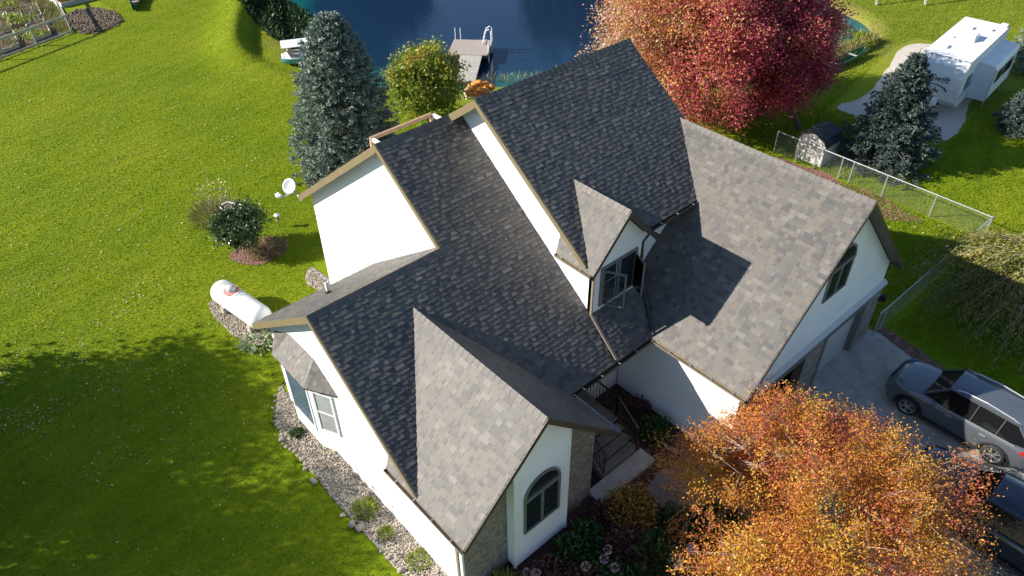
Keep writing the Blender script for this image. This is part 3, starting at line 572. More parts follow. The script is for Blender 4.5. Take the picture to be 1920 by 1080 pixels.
onface(BW[0], BW[1], 0.18, 0.76, 1.55, 3.15, 0.003, 'white_trim', 'window_frame', bay, gmat='curtain', mid=True)
onface(BW[2], BW[3], 0.18, 0.76, 1.55, 3.15, 0.003, 'white_trim', 'window_frame', bay)
T1, T2 = Vector((0.33, 6.85, 4.16)), Vector((0.33, 5.40, 4.16)); O1, O2 = Vector((-0.22, 7.12, 3.48)), Vector((-0.22, 5.26, 3.48)); W1, W2 = Vector((0.33, 8.02, 3.48)), Vector((0.33, 4.32, 3.48))
for quad, e in (((O2, O1, T1, T2), 0), ((O1, W1, T1), 1), ((W2, O2, T2), 2)):
    A_ = (quad[1]-quad[0]).normalized(); nrm = A_.cross(quad[2]-quad[0]).normalized(); B_ = nrm.cross(A_)
    if B_.z < 0: B_ = -B_
    P = [((q-quad[0]).dot(A_), (q-quad[0]).dot(B_)) for q in quad]; rr = roof('bay_roof', quad[0], A_, B_, [P], parent=H, th=0.05, trim='trim_shaded')
# ---- downspouts, lamp and satellite dish fixings on the house
def pipe(pts, name='downspout', mat='gutter_metal', w=0.07, h=0.05):
    mb = MB()
    for a, b in zip(pts[:-1], pts[1:]): mb.bar(a, b, w, h)
    return mb.build(name, mat, H, world=True)
pipe([(7.24, 1.22, 6.2), (7.24, 1.22, 4.47), (7.20, 0.9, 4.23), (7.15, 0.03, 3.53)])
pipe([(9.62, 1.2, 6.3), (9.5, 1.35, 5.9), (9.42, 1.22, 4.55), (9.38, 1.02, 4.33), (9.28, 0.8, 4.14), (8.80, 0.05, 3.56)], mat='trim_shaded')
pipe([(0.28, -0.86, 3.3), (0.28, -0.95, 2.9), (0.28, -0.95, 0.1)]); pipe([(7.18, 1.0, 6.22), (7.18, 1.15, 6.22)])
mb = MB(); mb.box((17.6, -3.15, 1.9), (0.14, 0.12, 0.24)); mb.lathe([(0.02, 0.2), (0.09, 0.14), (0.07, -0.1), (0.02, -0.14)], (17.66, -3.25, 1.88), 8); mb.build('wall_lamp', 'black_iron', H, world=True)
# ---- porch: floor, three steps, railings
P_ = thing('porch', 'weathered wooden entry porch with steps tucked beside the brick gable', 'porch', (6.3, 0.2, 0))
mb = MB(); mb.bx((5.1, -0.12, 0.9), (7.3, 1.44, 1.0)); mb.bx((5.1, -0.05, 0.0), (7.25, 0.0, 0.9)); mb.build('porch_floor', 'porch_board', P_, world=True)
for i, (y0, y1, z) in enumerate(((-0.42, -0.14, 0.75), (-0.72, -0.44, 0.55), (-1.02, -0.74, 0.35))):
    mb = MB(); mb.bx((5.75, y0, z-0.05), (7.3, y1, z)); mb.bx((5.78, y0+0.03, 0.05), (7.27, y1-0.01, z-0.05)); mb.build('step', 'porch_board', P_, world=True)
mb = MB(); mb.bx((5.1, -1.62, 0), (7.5, -1.02, 0.14)); mb.build('landing_slab', 'concrete', P_, world=True)
def railing(a, b, h0, n):
    a, b = Vector(a), Vector(b); mb = MB(); mb.bar(a+Z1*h0, b+Z1*h0, 0.05, 0.035); mb.bar(a+Z1*0.1, b+Z1*0.1, 0.03, 0.02)
    for i in range(n+1): p = a.lerp(b, i/n); mb.bar(p+Z1*(0.0 if i in (0, n) else 0.1), p+Z1*h0, 0.035 if i in (0, n) else 0.018)
    mb.build('railing', 'black_iron', P_, world=True)
railing((7.27, 1.4, 1.0), (7.27, -0.1, 1.0), 0.95, 12); railing((7.27, -0.1, 1.0), (7.27, -1.0, 0.3), 0.95, 8); railing((5.80, -0.35, 0.8), (5.80, -1.0, 0.3), 0.95, 6)
railing((7.27, 1.4, 1.0), (5.9, 1.41, 1.0), 0.95, 10) if False else None
# ---- satellite dish on the roof corner, wall meter
D_ = thing('satellite_dish', 'small round grey satellite dish mounted on the left roof corner by the eave', 'satellite dish', (4.32, 13.2, 4.2))
MD = (Matrix.Rotation(R(205), 4, 'Z') @ Matrix.Rotation(R(55), 4, 'Y'))
mb = MB(); mb.lathe([(0.001, 0.0), (0.12, 0.008), (0.22, 0.03), (0.29, 0.06), (0.295, 0.05), (0.24, 0.02), (0.12, -0.008), (0.001, -0.015)], (4.24, 13.75, 4.42), 24, M4=MD); mb.build('reflector', 'grey_plastic', D_, world=True, smooth=True)
mb = MB(); mb.tube([(4.3, 13.1, 4.1), (4.32, 13.4, 4.15), (4.30, 13.72, 4.32)], 0.03); mb.tube([(4.3, 13.68, 4.22), (4.0, 13.8, 4.08), (3.72, 13.85, 4.12)], 0.035); mb.build('arm', 'galvanised', D_, world=True)
mb = MB(); mb.box((3.72, 13.85, 4.2), (0.1, 0.16, 0.1)); mb.tube([(3.74, 13.75, 4.2), (3.82, 13.72, 4.26)], 0.04); mb.tube([(3.74, 13.92, 4.2), (3.82, 13.88, 4.26)], 0.04); mb.build('receiver', 'white_plastic', D_, world=True)
#PART3
# ------------------------------------------------------------ loose things round the house
def at(o, x, y, z=0, rz=0): o.location = (x, y, z); o.rotation_euler = (0, 0, rz); return o
# propane tank
T_ = thing('propane_tank', 'long white propane tank lying on gravel beside the left corner of the house', 'propane tank', (1.12, 13.35, 0), R(98.5))
rr_ = 0.47; prof = [(0.001, -1.55)]+[(rr_*math.sin(a), -1.18-0.37*math.cos(a)) for a in np.linspace(0.15, math.pi/2, 8)]+[(rr_, -0.4), (rr_, 0.4)]+[(rr_*math.cos(a), 1.18+0.37*math.sin(a)) for a in np.linspace(0, math.pi/2-0.15, 8)]+[(0.001, 1.55)]
mb = MB(); mb.lathe(prof, (0, 0, 0.72), 32, 'X'); mb.build('tank_body', 'tank_paint', T_, smooth=True)
mb = MB(); mb.lathe([(0.001, 0.24), (0.12, 0.225), (0.17, 0.17), (0.18, 0.0)], (0.42, 0, 1.14), 18); mb.build('valve_dome', 'grey_plastic', T_, smooth=True)
mb = MB(); mb.lathe([(0.30, -0.02), (0.30, 0.02), (0.19, 0.05), (0.185, -0.02)], (0.42, 0.0, 1.165), 18); mb.build('red_collar', 'faded_red', T_)
for x in (-0.05, 0.95): mb = MB(); mb.tube([(x, 0.08, 1.17), (x, 0.08, 1.25), (x, -0.08, 1.25), (x, -0.08, 1.17)], 0.014, 5); mb.build('lifting_lug', 'black_iron', T_)
for x in (-0.85, 0.85): mb = MB(); mb.box((x, 0, 0.16), (0.2, 0.8, 0.32)); mb.build('foot', 'concrete', T_)
# ---- chain-link fence: rails, posts, woven wire
def fence(label, a, b, posts, h=1.15):
    a, b = Vector((*a, 0)), Vector((*b, 0)); u = (b-a).normalized(); L = (b-a).length; t = thing('chain_link_fence', label, 'fence', a, 0, 'chain-link fence runs')
    mb = MB(); mb.tube([a+Z1*h, b+Z1*h], 0.024, 6); mb.build('top_rail', 'galvanised', t, world=True)
    for s_ in posts: p = a+u*s_; mb = MB(); mb.tube([p, p+Z1*(h+(0.06 if s_ in (0, L) else -0.01))], 0.03 if s_ else 0.04, 8); mb.build('post', 'galvanised', t, world=True)
    mb = MB(); pt_ = 0.11; r_ = 0.0017; n = int(L/pt_)
    for i in range(-int(h/pt_)-1, n+1):
        for sgn in (1, -1):
            s0 = i*pt_; s1 = s0+h; z0, z1 = (0.03, h) if sgn > 0 else (h, 0.03)
            c0, c1 = max(s0, 0), min(s1, L)
            if c1-c0 < 0.02: continue
            za = z0+(z1-z0)*(c0-s0)/h; zb = z0+(z1-z0)*(c1-s0)/h; p, q = a+u*c0+Z1*za, a+u*c1+Z1*zb; nn = Vector((-u.y, u.x, 0)); d = (q-p).normalized(); w = d.cross(nn)*r_
            mb.add([p+nn*r_*1.2, p+w, p-w, q+nn*r_*1.2, q+w, q-w], [(0, 1, 4, 3), (1, 2, 5, 4), (2, 0, 3, 5)])
    mb.build('wire_mesh', 'galvanised', t, world=True, fix=False)
fence('chain-link fence running from the garden shed to the sunlit corner post', (26.95, -3.45), (26.95, 6.9), [0.0, 2.35, 4.6, 6.25, 6.8, 8.1, 9.1, 10.35])
fence('chain-link fence running from the garage wall past the drooping tree', (17.75, -3.3), (26.95, -3.42), [0.1, 0.6, 4.0])
# ---- garden shed
SH = thing('garden_shed', 'small pale plastic garden shed with dark roof behind the chain-link fence', 'shed', (28.0, 5.2, 0)); SH.scale = (0.85, 0.92, 0.78)
mb = MB(); prof = [(-0.78, 0), (0.78, 0), (0.78, 1.45), (0.62, 1.78), (0, 2.08), (-0.62, 1.78), (-0.78, 1.45)]
mb.prism([(-0.85, y, z) for y, z in prof], (1.7, 0, 0)); mb.build('wall', 'shed_siding', SH)
for sg in (1, -1):
    mb = MB()
    for xa, xb in ((-0.95, -0.06), (-0.02, 0.95)): mb.prism([(xa, 0, 2.13+0.02*(xa > -0.1)), (xa, sg*0.66, 1.83), (xa, sg*0.90, 1.38), (xa, sg*0.86, 1.36), (xa, sg*0.62, 1.77), (xa, 0, 2.07)], (xb-xa, 0, 0))
    mb.build('roof', 'shed_roof', SH)
mb = MB(); mb.prism([(-0.87, -0.45, 0.05), (-0.87, 0.45, 0.05), (-0.87, 0.45, 1.6), (-0.87, -0.45, 1.6)], (0.015, 0, 0)); dd = mb.build('door', 'shed_siding', SH); mb = MB(); mb.box((-0.885, 0.38, 0.9), (0.03, 0.03, 0.16)); mb.build('handle', 'black_iron', dd)
# ---- travel trailer
RV = thing('travel_trailer', 'white travel trailer parked on the gravel drive with its side room slid out', 'trailer', (36.5, 2.42, 0), R(6.0))
mb = MB(); W_, L_ = 2.36, 7.2
side = [(0.75, 0.55), (0.35, 0.9), (0.06, 1.7), (0.0, 2.3), (0.08, 2.85), (0.35, 3.18), (6.9, 3.18), (7.2, 3.0), (7.2, 0.55)]
mb.prism([(x, 0, z) for x, z in side], (0, W_, 0)); mb.build('body', 'rv_siding', RV)
mb = MB(); mb.prism([(0.33, -0.02, 3.17), (0.33, W_+0.02, 3.17), (6.95, W_+0.02, 3.17), (6.95, -0.02, 3.17)], (0, 0, 0.05)); mb.build('roof', 'rv_roof', RV)
mb = MB(); mb.bar((0.33, -0.01, 3.2), (0.33, W_+0.01, 3.2), 0.03, 0.045); mb.bar((0.05, -0.01, 2.86), (0.34, -0.01, 3.18), 0.04); mb.bar((0.34, -0.012, 3.18), (7.15, -0.012, 3.12), 0.04); mb.build('edge_trim', 'grey_plastic', RV)
mb = MB(); mb.prism([(3.1, 0.75, 3.22), (4.2, 0.75, 3.22), (4.05, 0.8, 3.52), (3.25, 0.8, 3.52)], (0, 0.85, 0)); mb.build('air_conditioner', 'white_plastic', RV)
for x, y, w in ((1.6, 1.75, 0.5), (5.2, 1.6, 0.4), (3.2, 2.0, 0.3), (5.6, 0.7, 0.3)): mb = MB(); mb.box((x, y, 3.27), (w, 0.35, 0.1)); mb.build('roof_vent', 'white_plastic', RV)
mb = MB(); mb.box((6.7, 0.25, 3.29), (0.35, 0.35, 0.13)); mb.build('roof_vent', 'white_plastic', RV)
SO = MB(); SO.prism([(2.35, -0.92, 0.62), (2.35, -0.92, 2.35), (2.35, -0.80, 2.55), (2.35, 0.05, 2.62), (2.35, 0.05, 0.62)], (4.1, 0, 0)); so_ = SO.build('slide_out_room', 'rv_siding', RV)
mb = MB(); mb.prism([(2.30, -0.96, 2.38), (2.30, -0.84, 2.57), (2.30, 0.0, 2.645), (2.30, 0.0, 2.60), (2.30, -0.8, 2.52)], (4.2, 0, 0)); mb.build('slide_out_roof', 'rv_roof', so_)
mb = MB(); mb.bx((2.30, -0.955, 0.55), (2.36, -0.915, 2.42)); mb.bx((6.42, -0.955, 0.55), (6.48, -0.915, 2.42)); mb.build('slide_out_trim', 'grey_plastic', so_)
for x0, x1 in ((3.05, 4.05), (4.4, 5.9)):
    mb = MB(); mb.bx((x0-0.04, -0.945, 1.41), (x1+0.04, -0.922, 2.09)); w_ = mb.build('window_frame', 'black_iron', so_); mb = MB(); mb.bx((x0, -0.955, 1.45), (x1, -0.946, 2.05)); mb.build('pane', 'glass_dark', w_)
mb = MB(); mb.bx((0.9, -0.02, 1.5), (1.75, 0.0, 2.2)); w_ = mb.build('window_frame', 'black_iron', RV); mb = MB(); mb.bx((0.94, -0.03, 1.54), (1.71, -0.021, 2.16)); mb.build('pane', 'glass_dark', w_)
mb = MB(); mb.prism([(0.35, -0.008, 1.05), (2.2, -0.008, 1.5), (2.2, -0.008, 1.62), (0.9, -0.008, 1.28)], (0, 0.006, 0)); mb.build('stripe', 'lettering', RV)
for x in (4.0, 4.9):
    mb = MB(); mb.lathe([(0.33, -0.1), (0.35, -0.06), (0.35, 0.06), (0.33, 0.1), (0.001, 0.1)], (x, 0.12, 0.35), 20, M4=Matrix.Rotation(R(90), 4, 'X')); mb.build('wheel', 'tyre', RV)
for y in (0.9, 1.46): mb = MB(); mb.bar((0.8, y, 0.5), (-0.6, 1.18, 0.5), 0.08); mb.build('hitch_beam', 'black_iron', RV)
for y in (1.02, 1.34): mb = MB(); mb.lathe([(0.12, 0), (0.15, 0.05), (0.15, 0.4), (0.08, 0.5), (0.001, 0.5)], (0.15, y, 0.55), 12); mb.build('gas_bottle', 'white_plastic', RV, smooth=True)
mb = MB(); mb.tube([(-0.5, 1.18, 0.0), (-0.5, 1.18, 0.75)], 0.04, 8); mb.build('hitch_jack', 'galvanised', RV)
for x in (3.0, 6.0): mb = MB(); mb.tube([(x, -0.8, 0), (x, -0.8, 0.6)], 0.03, 6); mb.build('support_jack', 'galvanised', RV)
def writing(txt, size, Mx, mat, name, parent, shear=0.0, ext=0.004):
    cu = bpy.data.curves.new(name, 'FONT'); cu.body = txt; cu.size = size; cu.shear = shear; cu.extrude = ext; cu.offset = 0.006*size
    tmp = bpy.data.objects.new('tmp', cu); COL.objects.link(tmp); dg = bpy.context.evaluated_depsgraph_get(); me = bpy.data.meshes.new_from_object(tmp.evaluated_get(dg)); bpy.data.objects.remove(tmp)
    me.transform(Mx); me.materials.clear(); me.materials.append(M[mat]); o = link(name, me, parent); return o
# front cap faces -x: text runs along -y (left to right seen from the front)
q0, q1 = Vector((0.0, 0, 2.3)), Vector((0.06, 0, 1.7)); upd = (q0-q1).normalized(); rgt = Vector((0, -1, 0)); nn = rgt.cross(upd)
def capM(y, z): p = q1+(q0-q1)*((z-1.7)/0.6); return Matrix((rgt, upd, nn)).transposed().to_4x4() if False else Matrix.Translation(Vector((p.x-0.008, y, z))) @ Matrix((rgt, upd, nn)).transposed().to_4x4()
writing('Swift', 0.50, capM(1.62, 1.98), 'lettering', 'lettering', RV, 0.35)
mb = MB(); pts = [(1.5, 1.80), (1.05, 1.82), (0.7, 1.72), (0.55, 1.52), (0.63, 1.5), (0.77, 1.68), (1.07, 1.76)]
mb.prism([(0.035-0.012-(z-1.7)*0.1, y, z) for y, z in pts], (0.006, 0, 0)); mb.build('swoosh', 'lettering', RV)
# ---- cars
def loft_car(name, label, cat, loc, paint, Lc, Wc, prof, cab, wb0, wb1, wr, truck=False, rz=0):
    """prof(t) -> (zlow, zbelt, halfwidth factor); car nose at +y, local x across; t = distance from the nose"""
    t_ = thing(name, label, cat, loc, rz); hw = Wc/2; ST = sorted(set(list(np.linspace(0, Lc, 36))+[c+wr*1.16*math.cos(a) for c in (wb0, wb1) for a in np.linspace(0, math.pi, 13)])); ring = []
    for t in ST:
        zl, zb, wf = prof(t); arch = 0
        for c in (wb0, wb1):
            if abs(t-c) < wr*1.16: arch = wr+math.sqrt(max(0, (wr*1.16)**2-(t-c)**2))*1.0
        lo = max(zl, arch if arch else 0); w = hw*wf; y = -t
        sec = [(w*0.80, zl if not arch else lo), (w*0.97, lo), (w*1.0, max(lo+0.01, zl+0.14)), (w*1.0, max(lo+0.015, (zl+zb)/2)), (w*0.985, max(lo+0.02, zb-0.14)), (w*0.93, zb-0.02), (w*0.84, zb+0.012), (w*0.45, zb+0.045), (0.0, zb+0.055)]
        ring.append([(x, y, z) for x, z in sec]+[(-x, y, z) for x, z in sec[-2::-1]])
    n = len(ring[0]); mb = MB(); V = [p for r in ring for p in r]; F = []
    for i in range(len(ring)-1):
        for k in range(n-1): a = i*n+k; F.append((a, a+1, a+1+n, a+n))
    F += [tuple(range(n)), tuple(range((len(ring)-1)*n, len(ring)*n))]; mb.add(V, F); body = mb.build('body', paint, t_, smooth=True)
    # greenhouse: glass shell plus painted roof, pillars and rails
    (tb, zb0), (tr0, zr0), (tr1, zr1), (te, ze) = cab
    def gsec(t, top, z):  # half width at the belt and at the roof
        return hw*(0.86 if not top else 0.70)
    gl = MB(); A = [(s*hw*0.80, -tb, zb0) for s in (-1, 1)]; xs = [(tb, zb0, 0.78), (tr0, zr0, 0.64), (tr1, zr1, 0.64), (te, ze, 0.78)]
    def P(s, k, low=False, o=0.0):
        t, z, f = xs[k]; 
        if low: return Vector((s*(hw*0.90+o), -t, prof(t)[1]+0.0))
        return Vector((s*(hw*f+o), -t, z))
    V = []
    for s in (-1, 1): V += [P(s, 0), P(s, 1), P(s, 2), P(s, 3), P(s, 1, True), P(s, 2, True)]
    a, b = 0, 6; fs = [(a+0, a+1, a+4), (a+1, a+2, a+5, a+4), (a+2, a+3, a+5), (b+0, b+4, b+1), (b+1, b+4, b+5, b+2), (b+2, b+5, b+3), (0, 6, 7, 1), (1, 7, 8, 2), (2, 8, 9, 3)]
    gl.add(V, fs); gl.build('glazing', 'car_glass', t_)
    rf = MB(); nseg = 10; RV_ = []
    for i in range(nseg+1):
        u = i/nseg; t = tr0-0.06+(tr1-tr0+0.12)*u; z = zr0+(zr1-zr0)*u+0.035*math.sin(math.pi*u)
        for s, f in ((-1, 0.665), (-0.93, 0.60), (-0.5, 0.3), (0, 0), (0.5, 0.3), (0.93, 0.60), (1, 0.665)): RV_.append((math.copysign(hw*f, s) if s else 0, -t, z+(0.035 if abs(s) < 0.95 else -0.03)+0.02*(1-abs(s))))
    rf.add(RV_, [(i*7+k, i*7+k+1, i*7+k+8, i*7+k+7) for i in range(nseg) for k in range(6)]); rf.build('roof', paint, t_, smooth=True)
    pl = MB()
    for s in (-1, 1):
        pl.bar(P(s, 0, o=0.01), P(s, 1, o=0.01), 0.07, 0.05); pl.bar(P(s, 2, o=0.01), P(s, 3, o=0.015), 0.16, 0.06); pl.bar(P(s, 1, o=0.012)+Z1*0.01, P(s, 2, o=0.012)+Z1*0.01, 0.07, 0.06)
        pl.build('pillar', paint, t_); pl = MB(); ps = [0.42, 0.80] if not truck else [0.6]
        for u in ps:
            q0 = P(s, 1, o=0.012).lerp(P(s, 2, o=0.012), u); q1 = P(s, 1, True, 0.012).lerp(P(s, 2, True, 0.012), u*0.98); bp_ = MB(); bp_.bar(q0, q1, 0.04, 0.05); bp_.build('pillar', 'dark_plastic', t_)
    for s in (-1, 1):
        if not truck:
            r_ = MB(); z_ = zr0+0.08; r_.tube([(s*hw*0.60, -tr0-0.15, z_-0.05), (s*hw*0.60, -tr0-0.35, z_+0.02), (s*hw*0.60, -(tr0+tr1)/2, z_+0.06), (s*hw*0.60, -tr1+0.25, z_+0.0), (s*hw*0.60, -tr1+0.08, z_-0.06)], 0.022, 6); r_.build('roof_rail', 'galvanised', t_)
        ch = MB(); ch.bar((s*hw*0.945, -tb-0.35, prof(tb)[1]+0.0), (s*hw*0.945, -te+0.45, prof(te-0.3)[1]+0.01), 0.015, 0.03); ch.build('window_trim', 'galvanised' if not truck else 'dark_plastic', t_)
        mi = MB(); mi.box((s*(hw+0.10), -tb-0.42, zb0+0.02), (0.22, 0.10, 0.16)); mi.bar((s*hw*0.9, -tb-0.42, zb0-0.03), (s*(hw+0.05), -tb-0.42, zb0-0.02), 0.05); mi.build('mirror', paint if not truck else 'dark_plastic', t_)
        hl = MB(); hl.prism([(s*hw*0.55, 0.015, 0.72), (s*hw*0.88, -0.14, 0.76), (s*hw*0.93, -0.42, 0.88), (s*hw*0.80, -0.16, 0.90), (s*hw*0.55, -0.02, 0.80)], (0, 0.03, 0.02)); hl.build('headlight', 'glass_bay', t_)
        tl = MB(); tl.prism([(s*hw*0.99, -Lc+0.45, 0.98), (s*hw*1.0, -Lc+0.12, 0.95), (s*hw*1.0, -Lc+0.10, 1.12), (s*hw*0.985, -Lc+0.3, 1.12)], (s*0.02, 0, 0)); tl.build('tail_light', 'red_lamp', t_)
        for j, tt in enumerate((wb0+0.62, wb0+1.65)):
            dh = MB(); dh.bar((s*(hw+0.012), -tt-0.45, 0.90), (s*(hw+0.012), -tt-0.65, 0.91), 0.03, 0.03); dh.build('door_handle', 'galvanised' if not truck else 'dark_plastic', t_)
        cl = MB(); cl.bx((s*(hw-0.06), -wb0-wr*1.2, 0.24), (s*(hw+0.012), -wb1+wr*1.2, 0.36)); cl.build('sill', 'dark_plastic', t_)
        for c in (wb0, wb1):
            am = MB(); RR = wr*1.17; V = []
            for a in np.linspace(-0.15, math.pi+0.15, 22):
                for r0_, xx in ((RR-0.01, hw-0.03), (RR-0.01, hw+0.018), (RR+0.055, hw+0.014), (RR+0.06, hw-0.02)): V.append((s*xx, -c+r0_*math.cos(a), wr+r0_*math.sin(a)))
            am.add(V, [(i*4+k, i*4+k+1, i*4+k+5, i*4+k+4) for i in range(21) for k in range(3)]); am.build('wheel_arch', 'dark_plastic', t_)
            wm = MB(); M4 = Matrix.Rotation(R(90)*s, 4, 'Y'); wm.lathe([(wr*0.66, -0.10), (wr*0.92, -0.11), (wr, -0.07), (wr, 0.07), (wr*0.92, 0.11), (wr*0.68, 0.105)], (s*(hw-0.12), -c, wr), 28, M4=M4); wh = wm.build('wheel', 'tyre', t_, smooth=True)
            rm = MB(); rm.lathe([(wr*0.70, 0.105), (wr*0.66, 0.06), (wr*0.64, 0.0), (0.001, -0.02)], (s*(hw-0.12), -c, wr), 28, M4=M4); rm.build('rim', 'dark_plastic', wh)
            sp_ = MB()
            for k in range(10):
                an = 2*math.pi*k/10+(0.09 if k % 2 else -0.09); o = Vector((s*(hw-0.03), -c, wr)); sp_.bar(o+Vector((0, math.cos(an)*0.03, math.sin(an)*0.03)), o+Vector((-s*0.0, math.cos(an)*wr*0.67, math.sin(an)*wr*0.67)), 0.03, 0.035, upv=(1, 0, 0))
            sp_.lathe([(0.001, 0.10), (0.06, 0.095), (0.06, 0.05)], (s*(hw-0.12), -c, wr), 12, M4=M4); sp_.lathe([(wr*0.70, 0.108), (wr*0.64, 0.10), (wr*0.64, 0.08)], (s*(hw-0.12), -c, wr), 28, M4=M4); sp_.build('spokes', 'alloy', wh)
    ub = MB(); ub.bx((-hw*0.78, -Lc+0.15, 0.22), (hw*0.78, -0.15, 0.62)); ub.build('underbody', 'dark_plastic', t_)
    gr = MB(); gr.bx((-hw*0.42, -0.03, 0.48), (hw*0.42, 0.02, 0.80)); gr.build('grille', 'dark_plastic', t_)
    wp = MB()
    for s in (-0.5, 0.15): wp.bar((s*hw, -tb-0.05, zb0+0.05), (s*hw+0.45, -tb-0.12, zb0+0.1), 0.02)
    return t_
def psuv(t):
    zl = 0.26+0.16*max(0, 1-t/0.45)**1.6+0.14*max(0, (t-4.1)/0.45); 
    if t < 1.15: zb = 0.70+0.34*(t/1.15)**0.42
    elif t < 3.9: zb = 1.04+0.06*(t-1.15)/2.75
    else: zb = 1.10+0.0*(t-3.9)
    wf = 1-0.26*max(0, 1-t/0.75)**2.0-0.10*max(0, (t-4.0)/0.55)**2; return zl, zb, wf
loft_car('suv', 'metallic grey suv with roof rails parked nose-in beside the dark truck', 'car', (15.97, -4.95, 0.035), 'suv_paint', 4.55, 1.84, psuv, [(1.12, 1.05), (1.80, 1.66), (3.85, 1.66), (4.42, 1.14)], 0.92, 3.60, 0.36, rz=0)
def ptruck(t):
    zl = 0.38; zb = 0.95+0.18*min(1, t/0.5)**0.6 if t < 1.4 else (1.16 if t < 3.6 else 1.18)
    return zl, zb, 1-0.10*max(0, 1-t/0.4)**2
loft_car('pickup_truck', 'dark navy pickup truck mostly hidden beneath the orange tree', 'truck', (12.62, -7.15, 0.035), 'navy_paint', 5.6, 1.96, ptruck, [(1.45, 1.16), (2.1, 1.75), (3.5, 1.75), (3.85, 1.2)], 0.95, 4.4, 0.40, truck=True)
# ---- behind the house: timber frame of the deck
DK = thing('deck_frame', 'open timber deck frame standing behind the house roof', 'deck', (10.5, 14.3, 0))
for a, b, mt in (((8.9, 15.55, 3.95), (12.15, 15.6, 3.95), 'wood_new'), ((8.98, 15.45, 3.93), (8.98, 13.3, 3.93), 'white_trim'), ((12.2, 15.5, 3.93), (12.2, 13.3, 3.93), 'white_trim')): mb = MB(); mb.bar(a, b, 0.12, 0.15); mb.build('beam', mt, DK, world=True)
for x in (8.95, 12.1): mb = MB(); mb.bar((x, 15.55, 0), (x, 15.55, 3.87), 0.13); mb.build('post', 'wood_new', DK, world=True)
mb = MB()
mb.bx((8.9, 13.2, 1.0), (12.2, 15.5, 1.06)); mb.build('deck_floor', 'wood_grey', DK, world=True)
# ---- dock, ladder, swim steps
DO = thing('dock', 'grey boarded swimming dock reaching into the pond on a narrow walkway', 'dock', (22.5, 26.5, 0))
mb = MB(); e1, e2 = Vector((1.30, -1.36, 0)).normalized(), Vector((-0.74, -0.67, 0)).normalized(); dk0 = Vector((24.2, 29.6, 0.12)); 
def bd(mb, o, a, b, n, th=0.05, gap=0.008):
    for i in range(n): p = o+b*(i/n); q = b*(1/n)-b.normalized()*gap; mb.prism([p, p+a, p+a+q, p+q], (0, 0, -th))
bd(mb, dk0, e1*2.55, e2*2.5, 16); mb.build('platform', 'dock_board', DO, world=True)
mb = MB(); c = dk0-Z1*0.06; mb.prism([c, c+e1*2.55, c+e1*2.55+e2*2.5, c+e2*2.5], (0, 0, -0.28)); mb.build('float', 'dark_plastic', DO, world=True)
mb = MB(); wk0 = Vector((22.95, 27.35, 0.08)); wk1 = Vector((20.1, 24.6, 0.1)); bd(mb, wk0, Vector((0.98, -0.98, 0)), wk1-wk0, 20); mb.build('walkway', 'wood_grey', DO, world=True)
mb = MB(); c = wk0-Z1*0.06; mb.prism([c, c+Vector((0.98, -0.98, 0)), c+Vector((0.98, -0.98, 0))+(wk1-wk0), c+(wk1-wk0)], (0, 0, -0.14)); mb.build('walkway_joist', 'bark', DO, world=True)
LD = thing('dock_ladder', 'white plastic swim ladder with two hoops on the dock corner', 'ladder', (25.7, 27.9, 0.12)); mb = MB(); o = dk0+e1*2.45+e2*0.2
for s_ in (0, 0.55):
    q = o+e2*s_; mb.tube([q-e1*0.45, q-e1*0.25+Z1*0.85, q+Z1*1.0, q+e1*0.12+Z1*0.9, q+e1*0.15-Z1*0.5], 0.035, 6)
for z in (0.1, 0.35, 0.6): mb.bar(o-e1*(0.42-z*0.2)+Z1*z, o-e1*(0.42-z*0.2)+e2*0.55+Z1*z, 0.07, 0.03)
mb.build('ladder_frame', 'white_plastic', LD, world=True)
for s_ in (1.5, 1.85): 
    mb = MB(); q = dk0+e1*2.58+e2*(s_+0.35); mb.tube([q-e1*0.2+Z1*0.75, q+Z1*0.7, q-Z1*0.95], 0.025, 6); tag(mb.build('grab_rail', 'white_plastic'), 'thin white grab rail at the near edge of the dock', 'rail', 'dock grab rails')
for s_ in (0.1, 0.45):
    mb = MB(); q = dk0+e1*s_-e2*0.05; mb.tube([q-Z1*0.6, q+Z1*0.75], 0.025, 6); tag(mb.build('dock_pole', 'white_plastic'), 'thin white pole at the far left corner of the dock', 'pole', 'dock corner poles')
# ---- pedal boat
PB = thing('pedal_boat', 'white pedal boat with canopy pulled up on the bank behind the blue spruce', 'boat', (14.95, 33.5, 0.1), R(-25))
def hull(L, W, H_, n=14, k=8, rake=0.25):
    mb = MB(); V = []
    for i in range(n+1):
        u = i/n; w = W/2*(math.sin(math.pi*min(max(u*0.9+0.05, 0), 1))**0.5); z0 = rake*(2*u-1)**4
        for j in range(k+1): a = math.pi*j/k; V.append(((u-0.5)*L, -math.cos(a)*w, H_-(H_-z0*0.6)*math.sin(a)**0.5+0))
    F = [(i*(k+1)+j, i*(k+1)+j+1, (i+1)*(k+1)+j+1, (i+1)*(k+1)+j) for i in range(n) for j in range(k)]; mb.add(V, F); return mb
mb = hull(2.3, 1.5, 0.42); mb.build('hull', 'teal_plastic', PB, smooth=True)
mb = MB(); pr = [((u-0.5)*2.2, 0.72*math.sin(math.pi*min(max(u*0.9+0.05, 0), 1))**0.5) for u in np.linspace(0, 1, 13)]; mb.prism([(x, y, 0.42) for x, y in pr]+[(x, -y, 0.42) for x, y in pr[::-1]], (0, 0, 0.06)); mb.build('deck', 'white_plastic', PB)
for y in (-0.32, 0.32): mb = MB(); mb.bx((-0.5, y-0.24, 0.48), (0.0, y+0.24, 0.56)); mb.prism([(-0.55, y-0.24, 0.5), (-0.55, y+0.24, 0.5), (-0.72, y+0.24, 0.95), (-0.72, y-0.24, 0.95)], (0.08, 0, 0)); mb.build('seat', 'wood_grey', PB)
